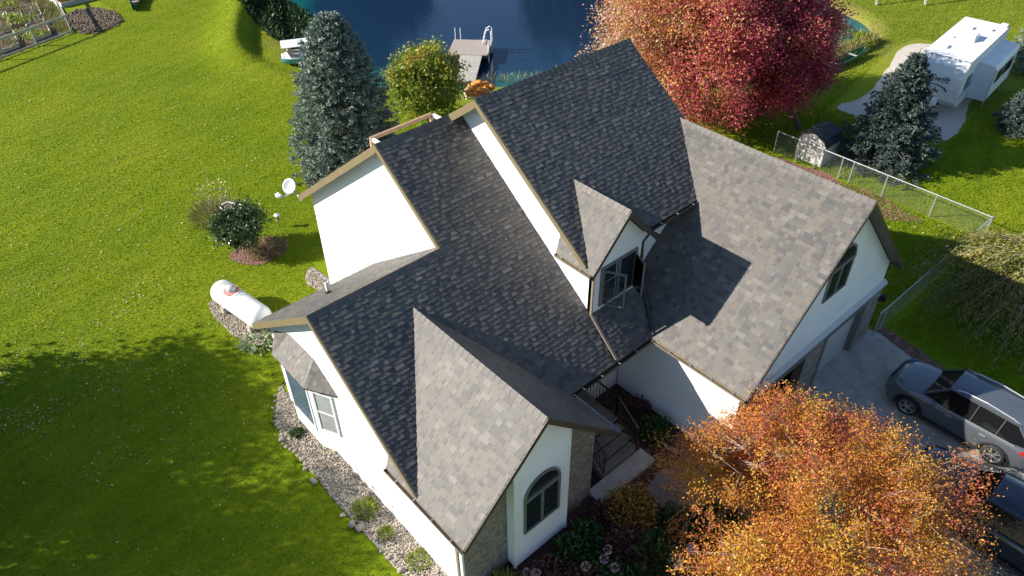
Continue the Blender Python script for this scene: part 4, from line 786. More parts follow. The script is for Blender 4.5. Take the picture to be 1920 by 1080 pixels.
mb = MB(); mb.prism([(-1.0, -0.65, 1.15), (0.7, -0.65, 1.15), (0.7, 0.65, 1.15), (-1.0, 0.65, 1.15)], (0, 0, 0.04)); mb.build('canopy', 'white_plastic', PB)
for x in (-0.9, 0.6):
    for y in (-0.58, 0.58): mb = MB(); mb.tube([(x, y, 0.45), (x, y, 1.15)], 0.02, 6); mb.build('canopy_pole', 'galvanised', PB)
# ---- canoes
def canoe(label, loc, rz, L, mat='canoe_green', fill=None):
    t = thing('canoe', label, 'canoe', loc, rz); mb = MB(); V = []; n = 16; k = 8
    for i in range(n+1):
        u = i/n; w = 0.40*math.sin(math.pi*(0.03+0.94*u))**0.75; zt = 0.34+0.2*abs(2*u-1)**3
        for j in range(k+1): a = math.pi*j/k; V.append(((u-0.5)*L, -math.cos(a)*w, zt*(1-math.sin(a)**0.8)+0.02))
    mb.add(V, [(i*(k+1)+j, i*(k+1)+j+1, (i+1)*(k+1)+j+1, (i+1)*(k+1)+j) for i in range(n) for j in range(k)]); mb.build('hull', mat, t, smooth=True)
    for s in (0, k):
        mb = MB(); mb.tube([Vector(V[i*(k+1)+s]) for i in range(n+1)], 0.022, 5); mb.build('gunwale', mat, t)
    mb = MB()
    for x in (-L*0.22, L*0.22): mb.box((x, 0, 0.33), (0.16, 0.68, 0.03))
    mb.build('thwarts', 'wood_grey', t); return t
canoe('green canoe lying on the grass at the right tip of the pond', (39.3, 10.2, 0.03), R(-4), 4.6)
cn = canoe('canoe filled with soil and plants on the far left lawn', (11.6, 51.9, 0.03), R(63), 4.2); mb = MB(); mb.prism([(x*1.55, y*0.36, 0.30) for x, y in [(math.cos(a), math.sin(a)) for a in np.linspace(0, 2*math.pi, 20, endpoint=False)]], (0, 0, -0.08)); mb.build('soil_fill', 'soil', cn)
# ---- pumpkins on a low cart
mb = MB(); pb_ = MB()
V = []; nk, nj = 24, 9
for j in range(nj+1):
    a = math.pi*j/nj
    for k in range(nk): th = 2*math.pi*k/nk; r_ = math.sin(a)*(1-0.07*abs(math.cos(th*4)))**1; V.append((r_*math.cos(th)*0.2, r_*math.sin(th)*0.2, 0.15-0.15*math.cos(a)*(1-0.25*abs(math.cos(a))**3)))
pm = MB(); pm.add(V, [(j*nk+k, j*nk+(k+1) % nk, (j+1)*nk+(k+1) % nk, (j+1)*nk+k) for j in range(nj) for k in range(nk)])
proto = thing('pumpkin', 'orange pumpkin in the heap at the foot of the dock', 'pumpkin', (0, 0, 0), 0, 'heap of pumpkins by the pond'); pm.build('rind', 'pumpkin_skin', proto, smooth=True)
st = MB(); st.tube([(0, 0, 0.26), (0.01, 0, 0.33), (0.035, 0.01, 0.37)], [0.025, 0.018, 0.022], 6); st.build('stem', 'stem_green', proto)
for i in range(34):
    o = proto if i == 0 else copy_tree(proto); a = RND.uniform(0, 6.28); r_ = 0.95*math.sqrt(RND.random()); lift = max(0, 0.42*(1-r_/0.9)); s = RND.uniform(0.75, 1.2)
    o.location = (19.85+r_*math.cos(a)*0.85, 21.8+r_*math.sin(a)*0.75, 0.5+lift*RND.choice((0, 0.6, 1))+0.02); o.rotation_euler = (RND.uniform(-0.5, 0.5), RND.uniform(-0.5, 0.5), RND.uniform(0, 6.28)); o.scale = (s, s, s*RND.uniform(0.85, 1.1))
WT = thing('display_table', 'round white table carrying the heap of pumpkins near the pond', 'table', (19.85, 21.8, 0)); mb = MB(); mb.lathe([(0.001, 0.5), (0.85, 0.5), (0.85, 0.45), (0.001, 0.45)], (0, 0, 0), 24); mb.build('table_top', 'white_plastic', WT)
for x in (-0.5, 0.5):
    for y in (-0.5, 0.5): mb = MB(); mb.bx((x-0.05, y-0.05, 0), (x+0.05, y+0.05, 0.45)); mb.build('leg', 'white_plastic', WT)
# ---- vegetable garden: fence rails and raised beds
GF = thing('garden_fence', 'low weathered board fence round the vegetable garden at top left', 'fence', (5.9, 48.8, 0))
gc = Vector((5.9, 48.8, 0)); ua = Vector((-2.6, -0.86, 0)).normalized(); ub_ = Vector((0.15, 1, 0)).normalized()
for u, L in ((ua, 14), (ub_, 10)):
    mb = MB(); mb.bar(gc+Z1*1.2, gc+u*L+Z1*1.2, 0.04, 0.16); mb.build('rail', 'wood_grey', GF, world=True); x = 0 if u is ua else 1.9
    mb = MB(); mb.bar(gc+Z1*0.15, gc+u*L+Z1*0.15, 0.03, 0.12); mb.build('bottom_rail', 'wood_grey', GF, world=True)
    while x < L: mb = MB(); mb.bar(gc+u*x, gc+u*x+Z1*1.28, 0.09); mb.build('post', 'wood_grey', GF, world=True); x += 2.6
bedl = ['raised bed of leafy greens nearest the fence corner', 'raised bed with orange flowers behind the front fence', 'raised bed with bare soil at the left frame edge', 'raised bed with lettuce rows in the garden', 'raised bed with dead stalks in the garden', 'raised bed beneath the bare stems at top left', 'raised bed half dug over with pale boards', 'raised bed farthest from the lawn at top left']
k = 0
for r0 in range(2):
    for c0 in range(4):
        o = gc+ua*(1.4+c0*2.35)+ub_*(1.0+r0*4.1); t = thing('raised_bed', bedl[k], 'raised bed', o, 0, 'raised beds in the vegetable garden'); k += 1
        a_, b_ = ua*1.35, ub_*3.1
        for p, q, mt in ((o, o+a_, 'wood_grey'), (o+b_, o+a_+b_, 'wood_grey'), (o, o+b_, 'white_trim'), (o+a_, o+a_+b_, 'white_trim')): mb = MB(); mb.bar(p+Z1*0.14, q+Z1*0.14, 0.05, 0.28); mb.build('board', mt, t, world=True)
        mb = MB(); mb.prism([o+Z1*0.2, o+a_+Z1*0.2, o+a_+b_+Z1*0.2, o+b_+Z1*0.2], (0, 0, -0.1)); mb.build('soil', 'soil', t, world=True)
t = thing('raised_bed', 'wide raised bed outside the garden fence near the planted canoe', 'raised bed', (7.05, 54.6, 0), 0); o = Vector((7.05, 54.6, 0)); a_, b_ = Vector((2.8, 0.2, 0)), Vector((-0.6, 3.6, 0))
for p, q, mt in ((o, o+a_, 'wood_grey'), (o+b_, o+a_+b_, 'wood_grey'), (o, o+b_, 'white_trim'), (o+a_, o+a_+b_, 'white_trim')): mb = MB(); mb.bar(p+Z1*0.17, q+Z1*0.17, 0.05, 0.34); mb.build('board', mt, t, world=True)
mb = MB(); mb.prism([o+Z1*0.25, o+a_+Z1*0.25, o+a_+b_+Z1*0.25, o+b_+Z1*0.25], (0, 0, -0.1)); mb.build('soil', 'soil', t, world=True)
# ---- swing-set leg, planter, bird feeder, birdhouse pole
SW = thing('swing_set', 'tall pale wooden swing set at the top right edge', 'swing set', (50.5, 13.9, 0))
for a, b in (((50.5, 13.9, 0), (51.4, 14.6, 2.4)), ((52.4, 15.3, 0), (51.4, 14.6, 2.4)), ((53.0, 11.5, 0), (53.7, 12.2, 2.4)), ((54.6, 12.9, 0), (53.7, 12.2, 2.4))): mb = MB(); mb.bar(a, b, 0.12); mb.build('leg', 'wood_grey', SW, world=True)
mb = MB(); mb.bar((51.2, 14.8, 2.45), (53.9, 12.0, 2.45), 0.14); mb.build('beam', 'wood_grey', SW, world=True)
PL = thing('planter', 'round clay planter standing behind the glossy shrub', 'planter', (3.8, 20.1, 0)); mb = MB(); mb.lathe([(0.001, 0.0), (0.2, 0.0), (0.31, 0.62), (0.33, 0.70), (0.29, 0.70), (0.27, 0.62), (0.001, 0.6)], (0, 0, 0), 20); mb.build('pot', 'white_trim', PL, smooth=False)
mb = MB(); mb.lathe([(0.001, 0.65), (0.28, 0.64)], (0, 0, 0), 16); mb.build('potting_soil', 'mulch_lit', PL)
FD = thing('bird_feeder', 'small white-capped bird feeder on a thin pole beside the shrub', 'feeder', (5.1, 18.0, 0)); mb = MB(); mb.tube([(0, 0, 0), (0, 0, 0.6)], 0.012, 5); mb.build('pole', 'black_iron', FD)
mb = MB(); mb.lathe([(0.001, 0.62), (0.08, 0.6), (0.07, 0.4), (0.10, 0.38), (0.001, 0.37)], (0, 0, 0), 10); mb.build('seed_tube', 'terracotta', FD); mb = MB(); mb.lathe([(0.001, 0.72), (0.14, 0.64), (0.001, 0.63)], (0, 0, 0), 12); mb.build('cap', 'white_plastic', FD)
# ---- edging stones along the gravel bed
def stone_mesh(seed):
    rr = random.Random(seed); bm = bmesh.new(); bmesh.ops.create_icosphere(bm, subdivisions=2, radius=1.0)
    ph = [rr.uniform(0, 6) for _ in range(6)]
    for v in bm.verts: c = v.co; d = 1+0.16*math.sin(3*c.x+ph[0])+0.14*math.sin(4*c.y+ph[1])+0.10*math.sin(5*c.z+ph[2]); v.co = Vector((c.x*d, c.y*d*0.8, c.z*d*0.6))
    me = bpy.data.meshes.new('edging_stone'); bm.to_mesh(me); bm.free(); me.materials.append(M['stone']); me.polygons.foreach_set('use_smooth', [True]*len(me.polygons)); return me
SM = [stone_mesh(i) for i in range(4)]
edge = [(-0.05, 8.9), (-0.35, 8.3), (-0.6, 7.7), (-0.72, 7.1), (-0.74, 6.4), (-0.72, 5.6), (-0.74, 4.8), (-0.70, 4.0), (-0.70, 3.1), (-0.66, 2.3), (-0.66, 1.5), (-0.62, 0.8), (-0.60, 0.1)]
n_ = 0
for (x0, y0), (x1, y1) in zip(edge[:-1], edge[1:]):
    for u in np.arange(RND.uniform(0, 0.2), 1, RND.uniform(0.22, 0.38)):
        if y0 < 5 and RND.random() < 0.55: continue
        o = bpy.data.objects.new('edging_stone', SM[n_ % 4]); COL.objects.link(o); s = RND.choice((0.05, 0.06, 0.075, 0.09, 0.12))*RND.uniform(0.9, 1.1); o.scale = (s, s*RND.uniform(0.8, 1.3), s); o.location = (x0+(x1-x0)*u+RND.uniform(-0.09, 0.09), y0+(y1-y0)*u, 0.05+s*0.3); o.rotation_euler = (0, 0, RND.uniform(0, 6))
        tag(o, 'rounded tan edging stone between the gravel bed and the lawn', 'stone', 'edging stones along the gravel bed'); n_ += 1
for x, y, s, l in ((5.25, -4.2, 0.26, 'large dark boulder in the shaded flower bed under the orange tree'), (5.9, -4.3, 0.2, 'grey boulder beside the stone path under the orange tree')):
    bm_ = SM[1].copy(); bm_.materials[0] = M['concrete']; o = bpy.data.objects.new('boulder', bm_); COL.objects.link(o); o.scale = (s, s, s); o.location = (x, y, s*0.35); tag(o, l, 'boulder')
# pebbles, clods, leaves: uncountable
def bits(name, pts, size, mat, flat=0.6, tone=None, zj=0.03):
    P = np.asarray(pts, float); n = len(P); r = NR.uniform(size[0], size[1], n)[:, None]
    base = np.array([(1, 0, 0), (-1, 0, 0), (0, 1, 0), (0, -1, 0), (0, 0, 1), (0, 0, -1)], float); rot = NR.uniform(0, 6.28, n); V = np.zeros((n, 6, 3))
    for k in range(6):
        b = base[k]*NR.uniform(0.75, 1.2, (n, 1)); x = b[:, 0]*np.cos(rot)-b[:, 1]*np.sin(rot); y = b[:, 0]*np.sin(rot)+b[:, 1]*np.cos(rot); V[:, k, 0] = x; V[:, k, 1] = y; V[:, k, 2] = b[:, 2]*flat
    V = V*r[:, :, None]+P[:, None, :]; V[:, :, 2] += NR.uniform(0, zj, (n, 1))
    f = np.array([(0, 2, 4), (2, 1, 4), (1, 3, 4), (3, 0, 4), (2, 0, 5), (1, 2, 5), (3, 1, 5), (0, 3, 5)]); F = (np.arange(n)[:, None, None]*6+f).reshape(-1, 3)
    t = np.repeat(NR.uniform(0, 1, n) if tone is None else tone, 8); return tag(npmesh(name, V.reshape(-1, 3), F, mat, t), kind='stuff')
def scatter(poly, n):
    xs = [p[0] for p in poly]; ys = [p[1] for p in poly]; x = NR.uniform(min(xs), max(xs), n*3); y = NR.uniform(min(ys), max(ys), n*3); k = inpoly(x, y, poly); return np.stack([x[k][:n], y[k][:n]], 1)
def z3(P, z): return np.concatenate([P, np.full((len(P), 1), z)], 1)
g1 = scatter([(0.3, 8.9), (0.1, 8.9), (-0.6, 7.6), (-0.68, 6.2), (-0.66, 4.0), (-0.62, 2.2), (-0.58, 0.3), (-0.7, -1.6), (0.1, -2.0), (0.33, -1.3), (0.33, 4)], 9000)
g2 = scatter([(0.45, 15.1), (0.25, 14.2), (0.38, 12.6), (0.75, 11.55), (1.6, 11.25), (1.95, 11.9), (1.8, 13.4), (1.5, 14.8), (1.0, 15.3)], 4000); g3 = scatter([(4.5, 14.2), (4.2, 14.1), (3.95, 13.5), (4.1, 12.7), (4.25, 10), (4.55, 9)], 1500)
bits('pebbles', z3(np.concatenate([g1, g2, g3]), 0.035), (0.015, 0.042), 'pebble', tone=np.clip(NR.normal(0.55, 0.25, len(g1)+len(g2)+len(g3)), 0, 1))
bits('soil_clods', z3(scatter([(6.3, 52.4), (7.6, 53.2), (8.9, 52.7), (9.6, 50.6), (9.3, 48.6), (7.9, 47.7), (6.6, 47.9), (6.3, 49.6)], 2200), 0.07), (0.03, 0.10), 'clod', 0.8)
#PART4
# ------------------------------------------------------------ trees and plants
def broadleaf(name, label, cat, base, H, cen, rad, mats, nclump, perc, leaf, seed, trunk_r=0.18, bark='bark', clump_r=0.45, shell=0.55, sq=1.0, tonef=None, group=None, droop=0.0, spikes=0, spl=1.2, forks=9, noise=0.22, bottom=-1.0, leafasp=0.5, outdir=0.6, lobes=40, lsp=0.24, lvar=0.10):
    """base (x,y); cen: crown centre in world coordinates; rad: (rx,ry,rz); crown leaves sit on twigs that grow from forking limbs"""
    rs = np.random.default_rng(seed); t = thing(name, label, cat, (base[0], base[1], 0), 0, group); cen = np.array(cen, float); rad = np.array(rad, float)
    Ld = unit(rs.normal(size=(lobes, 3))); Lr = 1+rs.normal(0, lvar, lobes); Lt = rs.normal(0, 0.12, lobes); li = rs.integers(0, lobes, nclump*4); d = unit(Ld[li]+rs.normal(size=(nclump*4, 3))*lsp*rs.choice([1, 1, 2.2], (nclump*4, 1)))
    kk = np.nonzero(d[:, 2] > bottom)[0][:nclump]; d = d[kk]; li = li[kk]; n = len(d)
    lump = 1+noise*(np.sin(d[:, 0]*5+seed)*np.cos(d[:, 1]*4+seed*2)+0.7*np.sin(d[:, 2]*7+d[:, 0]*6+seed*3))
    r = (shell+(1-shell)*rs.random(n)**0.6)*lump*Lr[li]; deep = rs.random(n) < 0.22; r[deep] *= rs.uniform(0.35, 0.9, deep.sum())
    Cc = cen+d*rad*r[:, None]
    mb = MB(); top = Vector(cen)+Vector((0, 0, rad[2]*0.45)); b0 = Vector((base[0], base[1], 0)); fork = b0.lerp(Vector(cen), 0.45); fork.z = max(0.4, cen[2]-rad[2]*0.75)
    tr = MB(); mid = b0.lerp(fork, 0.5)+Vector((rs.uniform(-.08, .08), rs.uniform(-.08, .08), 0)); tr.tube([b0-Z1*0.1, b0+Z1*0.15, mid, fork, fork.lerp(top, 0.5), top], [trunk_r*1.5, trunk_r*1.1, trunk_r, trunk_r*0.85, trunk_r*0.45, trunk_r*0.1], 8); tr.build('trunk', bark, t, world=True, smooth=True)
    limbs = []; lm = MB()
    for i in range(forks):
        a = 2*math.pi*i/forks+rs.uniform(-.3, .3); el = rs.uniform(-0.1, 0.9); e = Vector(cen)+Vector((math.cos(a)*math.cos(el)*rad[0]*0.72, math.sin(a)*math.cos(el)*rad[1]*0.72, math.sin(el)*rad[2]*0.72)); s = fork.lerp(top, rs.uniform(0, 0.55)); m = s.lerp(e, 0.5)+Vector((0, 0, rad[2]*0.10))
        P = [s, s.lerp(m, 0.5)+Vector(rs.normal(size=3)*0.06), m, m.lerp(e, 0.5)+Vector(rs.normal(size=3)*0.08), e]; lm.tube(P, [trunk_r*0.42, trunk_r*0.33, trunk_r*0.24, trunk_r*0.14, trunk_r*0.05], 5, cap=False); limbs += P[1:]
    limbs.append(top); LP = np.array([tuple(p) for p in limbs])
    D2 = ((Cc[:, None, :]-LP[None])**2).sum(-1); near = LP[D2.argmin(1)]
    for i in range(0, n, 1 if n < 700 else 3): s = Vector(near[i]); e = Vector(Cc[i]); m = s.lerp(e, 0.55)+Vector((0, 0, 0.12))+Vector(rs.normal(size=3)*0.05); lm.tube([s, m, e], [trunk_r*0.09+0.006, trunk_r*0.06+0.004, 0.004], 3, cap=False)
    # leaves
    k = perc; u = rs.random((n, k, 1)); ax = Cc-near; off = rs.normal(size=(n, k, 3))*clump_r*np.array([1, 1, 0.7])*0.55; Pp = Cc[:, None, :]-ax[:, None, :]*u*0.22+off
    outd = unit(Pp-cen); D = unit(outd*outdir+unit(rs.normal(size=Pp.shape))*1.0+np.array([0, 0, -droop])); Pp = Pp.reshape(-1, 3); D = D.reshape(-1, 3); cl = np.repeat(np.arange(n), k)
    if spikes:
        ds = unit(rs.normal(size=(spikes*2, 3))); ds = ds[ds[:, 2] > -0.25][:spikes]; SP = []; SD = []; sc = []
        for q in ds:
            s = cen+q*rad*0.86; L = spl*rs.uniform(0.6, 1.35); dr = unit(q*np.array([1, 1, 0.6])+rs.normal(size=3)*0.55); e = s+dr*L; m = (s+e)/2+np.array([0, 0, 0.05])+rs.normal(size=3)*0.05
            lm.tube([Vector(s), Vector(m), Vector(e)], [0.009, 0.006, 0.003], 3, cap=False); nl = int(30*L/leaf*0.16)
            uu = rs.random((nl, 1)); SP.append(s+(e-s)*uu+rs.normal(size=(nl, 3))*leaf*0.55); SD.append(unit(dr*0.7+rs.normal(size=(nl, 3))*0.8)); sc.append(rs.integers(0, n, nl))
        Pp = np.concatenate([Pp]+SP); D = np.concatenate([D]+SD); cl = np.concatenate([cl]+sc)
    lm.build('limbs', bark, t, world=True, fix=False); N_ = len(Pp); L = leaf*rs.uniform(0.6, 1.3, N_); Nn = rs.normal(size=(N_, 3)); Nn[:, 2] = np.abs(Nn[:, 2])+0.5
    V, F = leafquads(Pp, D, L, L*leafasp*rs.uniform(0.8, 1.2, N_), Nn); ct = (rs.normal(0.5, 0.14, n)+Lt[li])[cl]; tone = ct+rs.normal(0, 0.15, N_)
    if tonef is not None: tone = tone+tonef(Pp)
    npmesh('crown', V, F, mats, np.clip(tone, 0, 0.999), t, world=True); return t
def spruce(name, label, base, H, Rb, mat, seed, levels=26, group=None, dens=1.0, topspike=True, fe=0.82, jag=0.18, nl=1.0):
    rs = np.random.default_rng(seed); t = thing(name, label, 'tree', (base[0], base[1], 0), 0, group)
    tr = MB(); tr.tube([(0, 0, 0), (0.03, 0, H*0.5), (0, 0, H*0.97)], [Rb*0.06+0.05, Rb*0.03+0.03, 0.012], 7); tr.build('trunk', 'bark', t)
    P = []; D = []; L = []; T = []; br = MB(); z = 0.35
    while z < H*0.985:
        f = 1-z/H; rl = Rb*(f**fe)*(1 if z > 0.5 else 0.9); nb = max(4, int((5+9*f)*dens))
        a0 = rs.uniform(0, 6.28)
        for i in range(nb):
            a = a0+2*math.pi*i/nb+rs.uniform(-.2, .2); r = rl*rs.uniform(1-jag*1.6, 1+jag*0.6)
            up_ = 0.25+0.5*(1-f); d = np.array([math.cos(a), math.sin(a), 0.0]); m = 10; s = np.linspace(0.12, 1, m)
            pts = np.stack([d[0]*r*s, d[1]*r*s, z+r*(-0.20*s+0.02+0.30*up_*s**2.2)], 1); pts[:, 2] += 0
            br.tube([Vector(p) for p in pts[::3]], [0.022*f+0.008, 0.012, 0.008, 0.004][:len(pts[::3])], 3, cap=False)
            side = np.array([-d[1], d[0], 0])
            # side sprays, shorter toward the tip
            ns = int(5+13*r/Rb)
            for k in range(ns):
                u = rs.uniform(0.22, 1.0); p = np.array([np.interp(u, s, pts[:, j]) for j in range(3)]); sl_ = (0.16+0.42*r*(1-u)*0.55+0.05)*rs.uniform(0.6, 1.2); sg = 1 if k % 2 else -1
                dd = unit(d*0.75+side*sg*rs.uniform(0.3, 1.0)+np.array([0, 0, rs.uniform(-0.15, 0.35)])); q = int(4+sl_/0.05*dens)
                uu = rs.random(q)[:, None]; pp = p+dd*sl_*uu; nd = unit(dd*0.8+rs.normal(size=(q, 3))*0.55+np.array([0, 0, 0.15])); P.append(pp); D.append(nd); L.append(rs.uniform(0.09, 0.18, q)*nl); T.append(np.full(q, rs.normal(0.5, 0.13))+0.22*(u-0.6)+uu[:, 0]*0.12)
            e = pts[-1]; q = 7; P.append(e+rs.normal(size=(q, 3))*0.02); D.append(unit(d+np.array([0, 0, 0.4])+rs.normal(size=(q, 3))*0.4)); L.append(rs.uniform(0.08, 0.16, q)); T.append(np.full(q, 0.75))
        z += (0.16+0.22*f)*H/8.0*rs.uniform(0.85, 1.15)
    if topspike:
        for (x, y, zz, l) in [(0, 0, H*0.96, 0.45)]+[(rs.normal()*0.12, rs.normal()*0.12, H*rs.uniform(0.88, 0.95), 0.3) for _ in range(5)]:
            q = 26; uu = rs.random((q, 1)); P.append(np.array([x, y, zz])+np.array([0, 0, l])*uu); D.append(unit(np.array([0, 0, 1.2])+rs.normal(size=(q, 3))*0.5)); L.append(rs.uniform(0.05, 0.1, q)); T.append(np.full(q, 0.9))
    P = np.concatenate(P); D = np.concatenate(D); L = np.concatenate(L); T = np.concatenate(T); V, F = leafquads(P, D, L, L*0.42)
    br.build('branches', 'bark', t, fix=False); npmesh('crown', V, F, mat, np.clip(T+rs.normal(0, 0.1, len(T)), 0, 0.96), t); return t
spruce('blue_spruce', 'tall blue spruce growing behind the left wing of the house', (10.35, 20.35), 7.6, 3.05, 'needle_blue', 3, dens=2.0, fe=0.52, jag=0.10)
spruce('dark_spruce', 'dark open spruce between the garden shed and the travel trailer', (30.1, 2.7), 5.5, 2.6, 'needle_dark', 5, dens=1.5, jag=0.26, fe=0.78)
spruce('pale_spruce', 'pale blue spruce beside the rear end of the travel trailer', (46.6, 2.0), 5.2, 1.8, 'needle_blue', 8, dens=1.0)
spruce('young_spruce', 'young spruce in the shade near the right edge below the trailer', (38.0, -0.6), 2.9, 1.5, 'needle_dark', 9, dens=0.9)
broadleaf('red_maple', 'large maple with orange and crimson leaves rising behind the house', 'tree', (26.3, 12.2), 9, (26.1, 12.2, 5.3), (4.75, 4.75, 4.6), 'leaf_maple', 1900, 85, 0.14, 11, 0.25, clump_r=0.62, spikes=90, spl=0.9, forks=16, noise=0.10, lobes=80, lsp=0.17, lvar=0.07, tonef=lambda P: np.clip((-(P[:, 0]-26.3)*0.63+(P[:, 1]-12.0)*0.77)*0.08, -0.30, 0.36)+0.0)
broadleaf('dark_red_maple', 'deep crimson maple with a bare lower trunk right of the larger maple', 'tree', (30.0, 7.4), 8, (28.8, 9.0, 4.2), (2.7, 2.8, 3.2), 'leaf_maple', 900, 80, 0.14, 17, 0.13, clump_r=0.55, spikes=60, spl=0.8, forks=12, noise=0.10, lobes=45, lsp=0.2, tonef=lambda P: P[:, 0]*0-0.30)
broadleaf('orange_crab_tree', 'orange and yellow leaved small tree in front of the garage', 'tree', (8.2, -6.6), 4.4, (7.6, -6.3, 2.3), (3.65, 3.6, 2.05), 'leaf_crab', 1550, 96, 0.072, 23, 0.12, 'pale_bark', clump_r=0.34, spikes=170, spl=0.75, forks=18, noise=0.12, shell=0.55, bottom=-0.4, leafasp=0.44, droop=0.1, lobes=75, lsp=0.14, lvar=0.12, tonef=lambda P: 0.16*np.sin(P[:, 0]*1.7)*np.cos(P[:, 1]*2.1)-0.04)
broadleaf('yellow_green_tree', 'small rounded tree with yellow-green leaves between the spruce and the dock', 'tree', (16.2, 21.7), 4.0, (16.1, 21.6, 2.35), (1.95, 1.95, 1.75), 'leaf_yellowgreen', 420, 46, 0.17, 29, 0.11, clump_r=0.42, spikes=16, spl=0.4, forks=9, noise=0.08, tonef=lambda P: np.clip((P[:, 2]-2.6)*0.16, -0.2, 0.35))
broadleaf('glossy_shrub', 'glossy dark green shrub in the mulch ring on the left lawn', 'shrub', (3.55, 17.15), 1.9, (3.15, 17.3, 1.25), (1.08, 1.08, 0.92), 'leaf_glossy', 230, 28, 0.13, 31, 0.05, clump_r=0.22, forks=8, noise=0.08, bottom=-0.6, leafasp=0.55)
# weeping tree right: arching stems draped with narrow leaves
def weeping(base, H, Rw, seed):
    rs = np.random.default_rng(seed); t = thing('weeping_tree', 'drooping olive-leaved weeping tree beyond the parked cars at the right edge', 'tree', (base[0], base[1], 0)); tr = MB(); tr.tube([(0, 0, 0), (0.08, 0.05, H*0.5), (0, 0, H*0.85)], [0.16, 0.13, 0.07], 8); tr.build('trunk', 'bark', t); br = MB(); P = []; D = []; T = []
    for i in range(560):
        a = rs.uniform(0, 6.28); r = Rw*rs.uniform(0.25, 1.08); z0 = H*rs.uniform(0.6, 0.98); d = np.array([math.cos(a), math.sin(a)]); tt = np.linspace(0, 1, 9); zz = z0+0.5*np.sin(tt*math.pi*0.75)*0.5-(z0*0.93)*tt**2.4*rs.uniform(0.6, 1); w = rs.normal(size=2)*0.35
        pts = np.stack([d[0]*r*tt**0.8+w[0]*tt**2, d[1]*r*tt**0.8+w[1]*tt**2, np.maximum(zz, 0.1)], 1)
        if i % 3 == 0: br.tube([Vector(p) for p in pts], [0.02*(1-u)+0.006 for u in tt], 3, cap=False)
        q = 150; u = rs.uniform(0.12, 1, q); p = np.stack([np.interp(u, tt, pts[:, j]) for j in range(3)], 1)+rs.normal(size=(q, 3))*0.09; dirn = np.stack([np.interp(np.minimum(u+0.05, 1), tt, pts[:, j])-np.interp(u-0.05, tt, pts[:, j]) for j in range(3)], 1)
        P.append(p); D.append(unit(unit(dirn)+rs.normal(size=(q, 3))*0.5+np.array([0, 0, -0.5]))); T.append(np.full(q, rs.normal(0.42, 0.2))+rs.normal(0, 0.12, q))
    P = np.concatenate(P); D = np.concatenate(D); T = np.concatenate(T); L = rs.uniform(0.07, 0.15, len(P)); V, F = leafquads(P, D, L, L*0.34); br.build('branches', 'pale_bark', t, fix=False); npmesh('crown', V, F, 'leaf_weeping', np.clip(T, 0, 0.99), t)
weeping((22.9, -6.3), 2.9, 3.7, 41)
# trees standing outside the frame that throw the shade on the lawn and the reflections on the pond
for i, (b, c, rd, lab) in enumerate((((-12.3, 17.3), (-12.3, 17.3, 4.9), (3.4, 3.4, 3.3), 'tall shade tree beyond the left lawn beside the vegetable plots'), ((-15.5, 13.0), (-15.5, 13.0, 5.5), (3.9, 3.9, 3.5), 'tall shade tree farther out on the left lawn'), ((-21.5, 4.5), (-21.5, 4.5, 5.6), (4.2, 4.2, 3.8), 'shade tree at the far end of the left lawn row'))):
    broadleaf('shade_tree', lab, 'tree', b, 9, c, rd, 'leaf_green', 460, 60, 0.26, 51+i, 0.22, clump_r=0.85, forks=10, group='shade trees left of the lawn')
for i, (x, y, h, r) in enumerate(((30, 64, 16, 4.5), (36, 66, 19, 5.5), (43, 69, 15, 5), (58, 52, 15, 5), (64, 46, 14, 5))):
    broadleaf('bank_tree', ['dark tree on the far bank of the pond', 'tallest dark tree on the far bank of the pond', 'broad dark tree on the far bank of the pond', 'dark tree on the right far bank of the pond', 'outermost dark tree on the right far bank'][i], 'tree', (x, y), h, (x, y, h*0.55), (r, r, h*0.45), 'leaf_green', 320, 40, 1.0, 61+i, 0.3, clump_r=1.5, forks=8, group='trees on the far bank')
# ---- low plants: clumps of blades or leaves
def clump(name, label, cat, loc, r, h, n, leaf, mat, seed, up_=0.8, asp=0.2, group=None, tone=(0.5, 0.25), kind=None, flat=0.6):
    rs = np.random.default_rng(seed); a = rs.uniform(0, 6.28, n); q = r*np.sqrt(rs.random(n)); P = np.stack([q*np.cos(a), q*np.sin(a), np.abs(rs.normal(0, 0.5, n))*h*flat*(1-0.5*q/r)+0.02], 1); D = unit(np.stack([np.cos(a)*q/r, np.sin(a)*q/r, np.full(n, up_)], 1)+rs.normal(size=(n, 3))*0.35); L = leaf*rs.uniform(0.6, 1.3, n)
    V, F = leafquads(P, D, L, L*asp); o = npmesh(name, V, F, mat, np.clip(rs.normal(tone[0], tone[1], n), 0, 0.99)); o.location = loc; return tag(o, label, cat, group, kind)
clump('ornamental_grass', 'feathery dry ornamental grass clump behind the glossy shrub', 'grass clump', (3.35, 20.6, 0), 0.95, 0.5, 1500, 0.55, 'grass_dry', 1, 0.9, 0.035)
clump('aster_flowers', 'pale flowering stalks at the back of the ornamental grass', 'flowers', (3.9, 22.3, 0), 0.9, 1.2, 160, 0.10, 'leaf_fallen', 2, 0.5, 0.6, tone=(0.8, 0.1), flat=0.9)
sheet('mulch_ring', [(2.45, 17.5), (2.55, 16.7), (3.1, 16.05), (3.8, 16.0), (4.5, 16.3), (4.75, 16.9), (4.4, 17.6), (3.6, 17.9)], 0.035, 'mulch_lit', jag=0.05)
clump('dried_perennials', 'brown dried perennials under the glossy shrub', 'plants', (3.9, 16.75, 0), 0.75, 0.3, 700, 0.22, 'grass_dry', 3, 0.5, 0.12, tone=(0.7, 0.2))
clump('hosta', 'pale variegated hosta at the near end of the propane tank', 'plant', (0.95, 11.75, 0), 0.55, 0.15, 130, 0.32, 'leaf_variegated', 4, 0.4, 0.35)
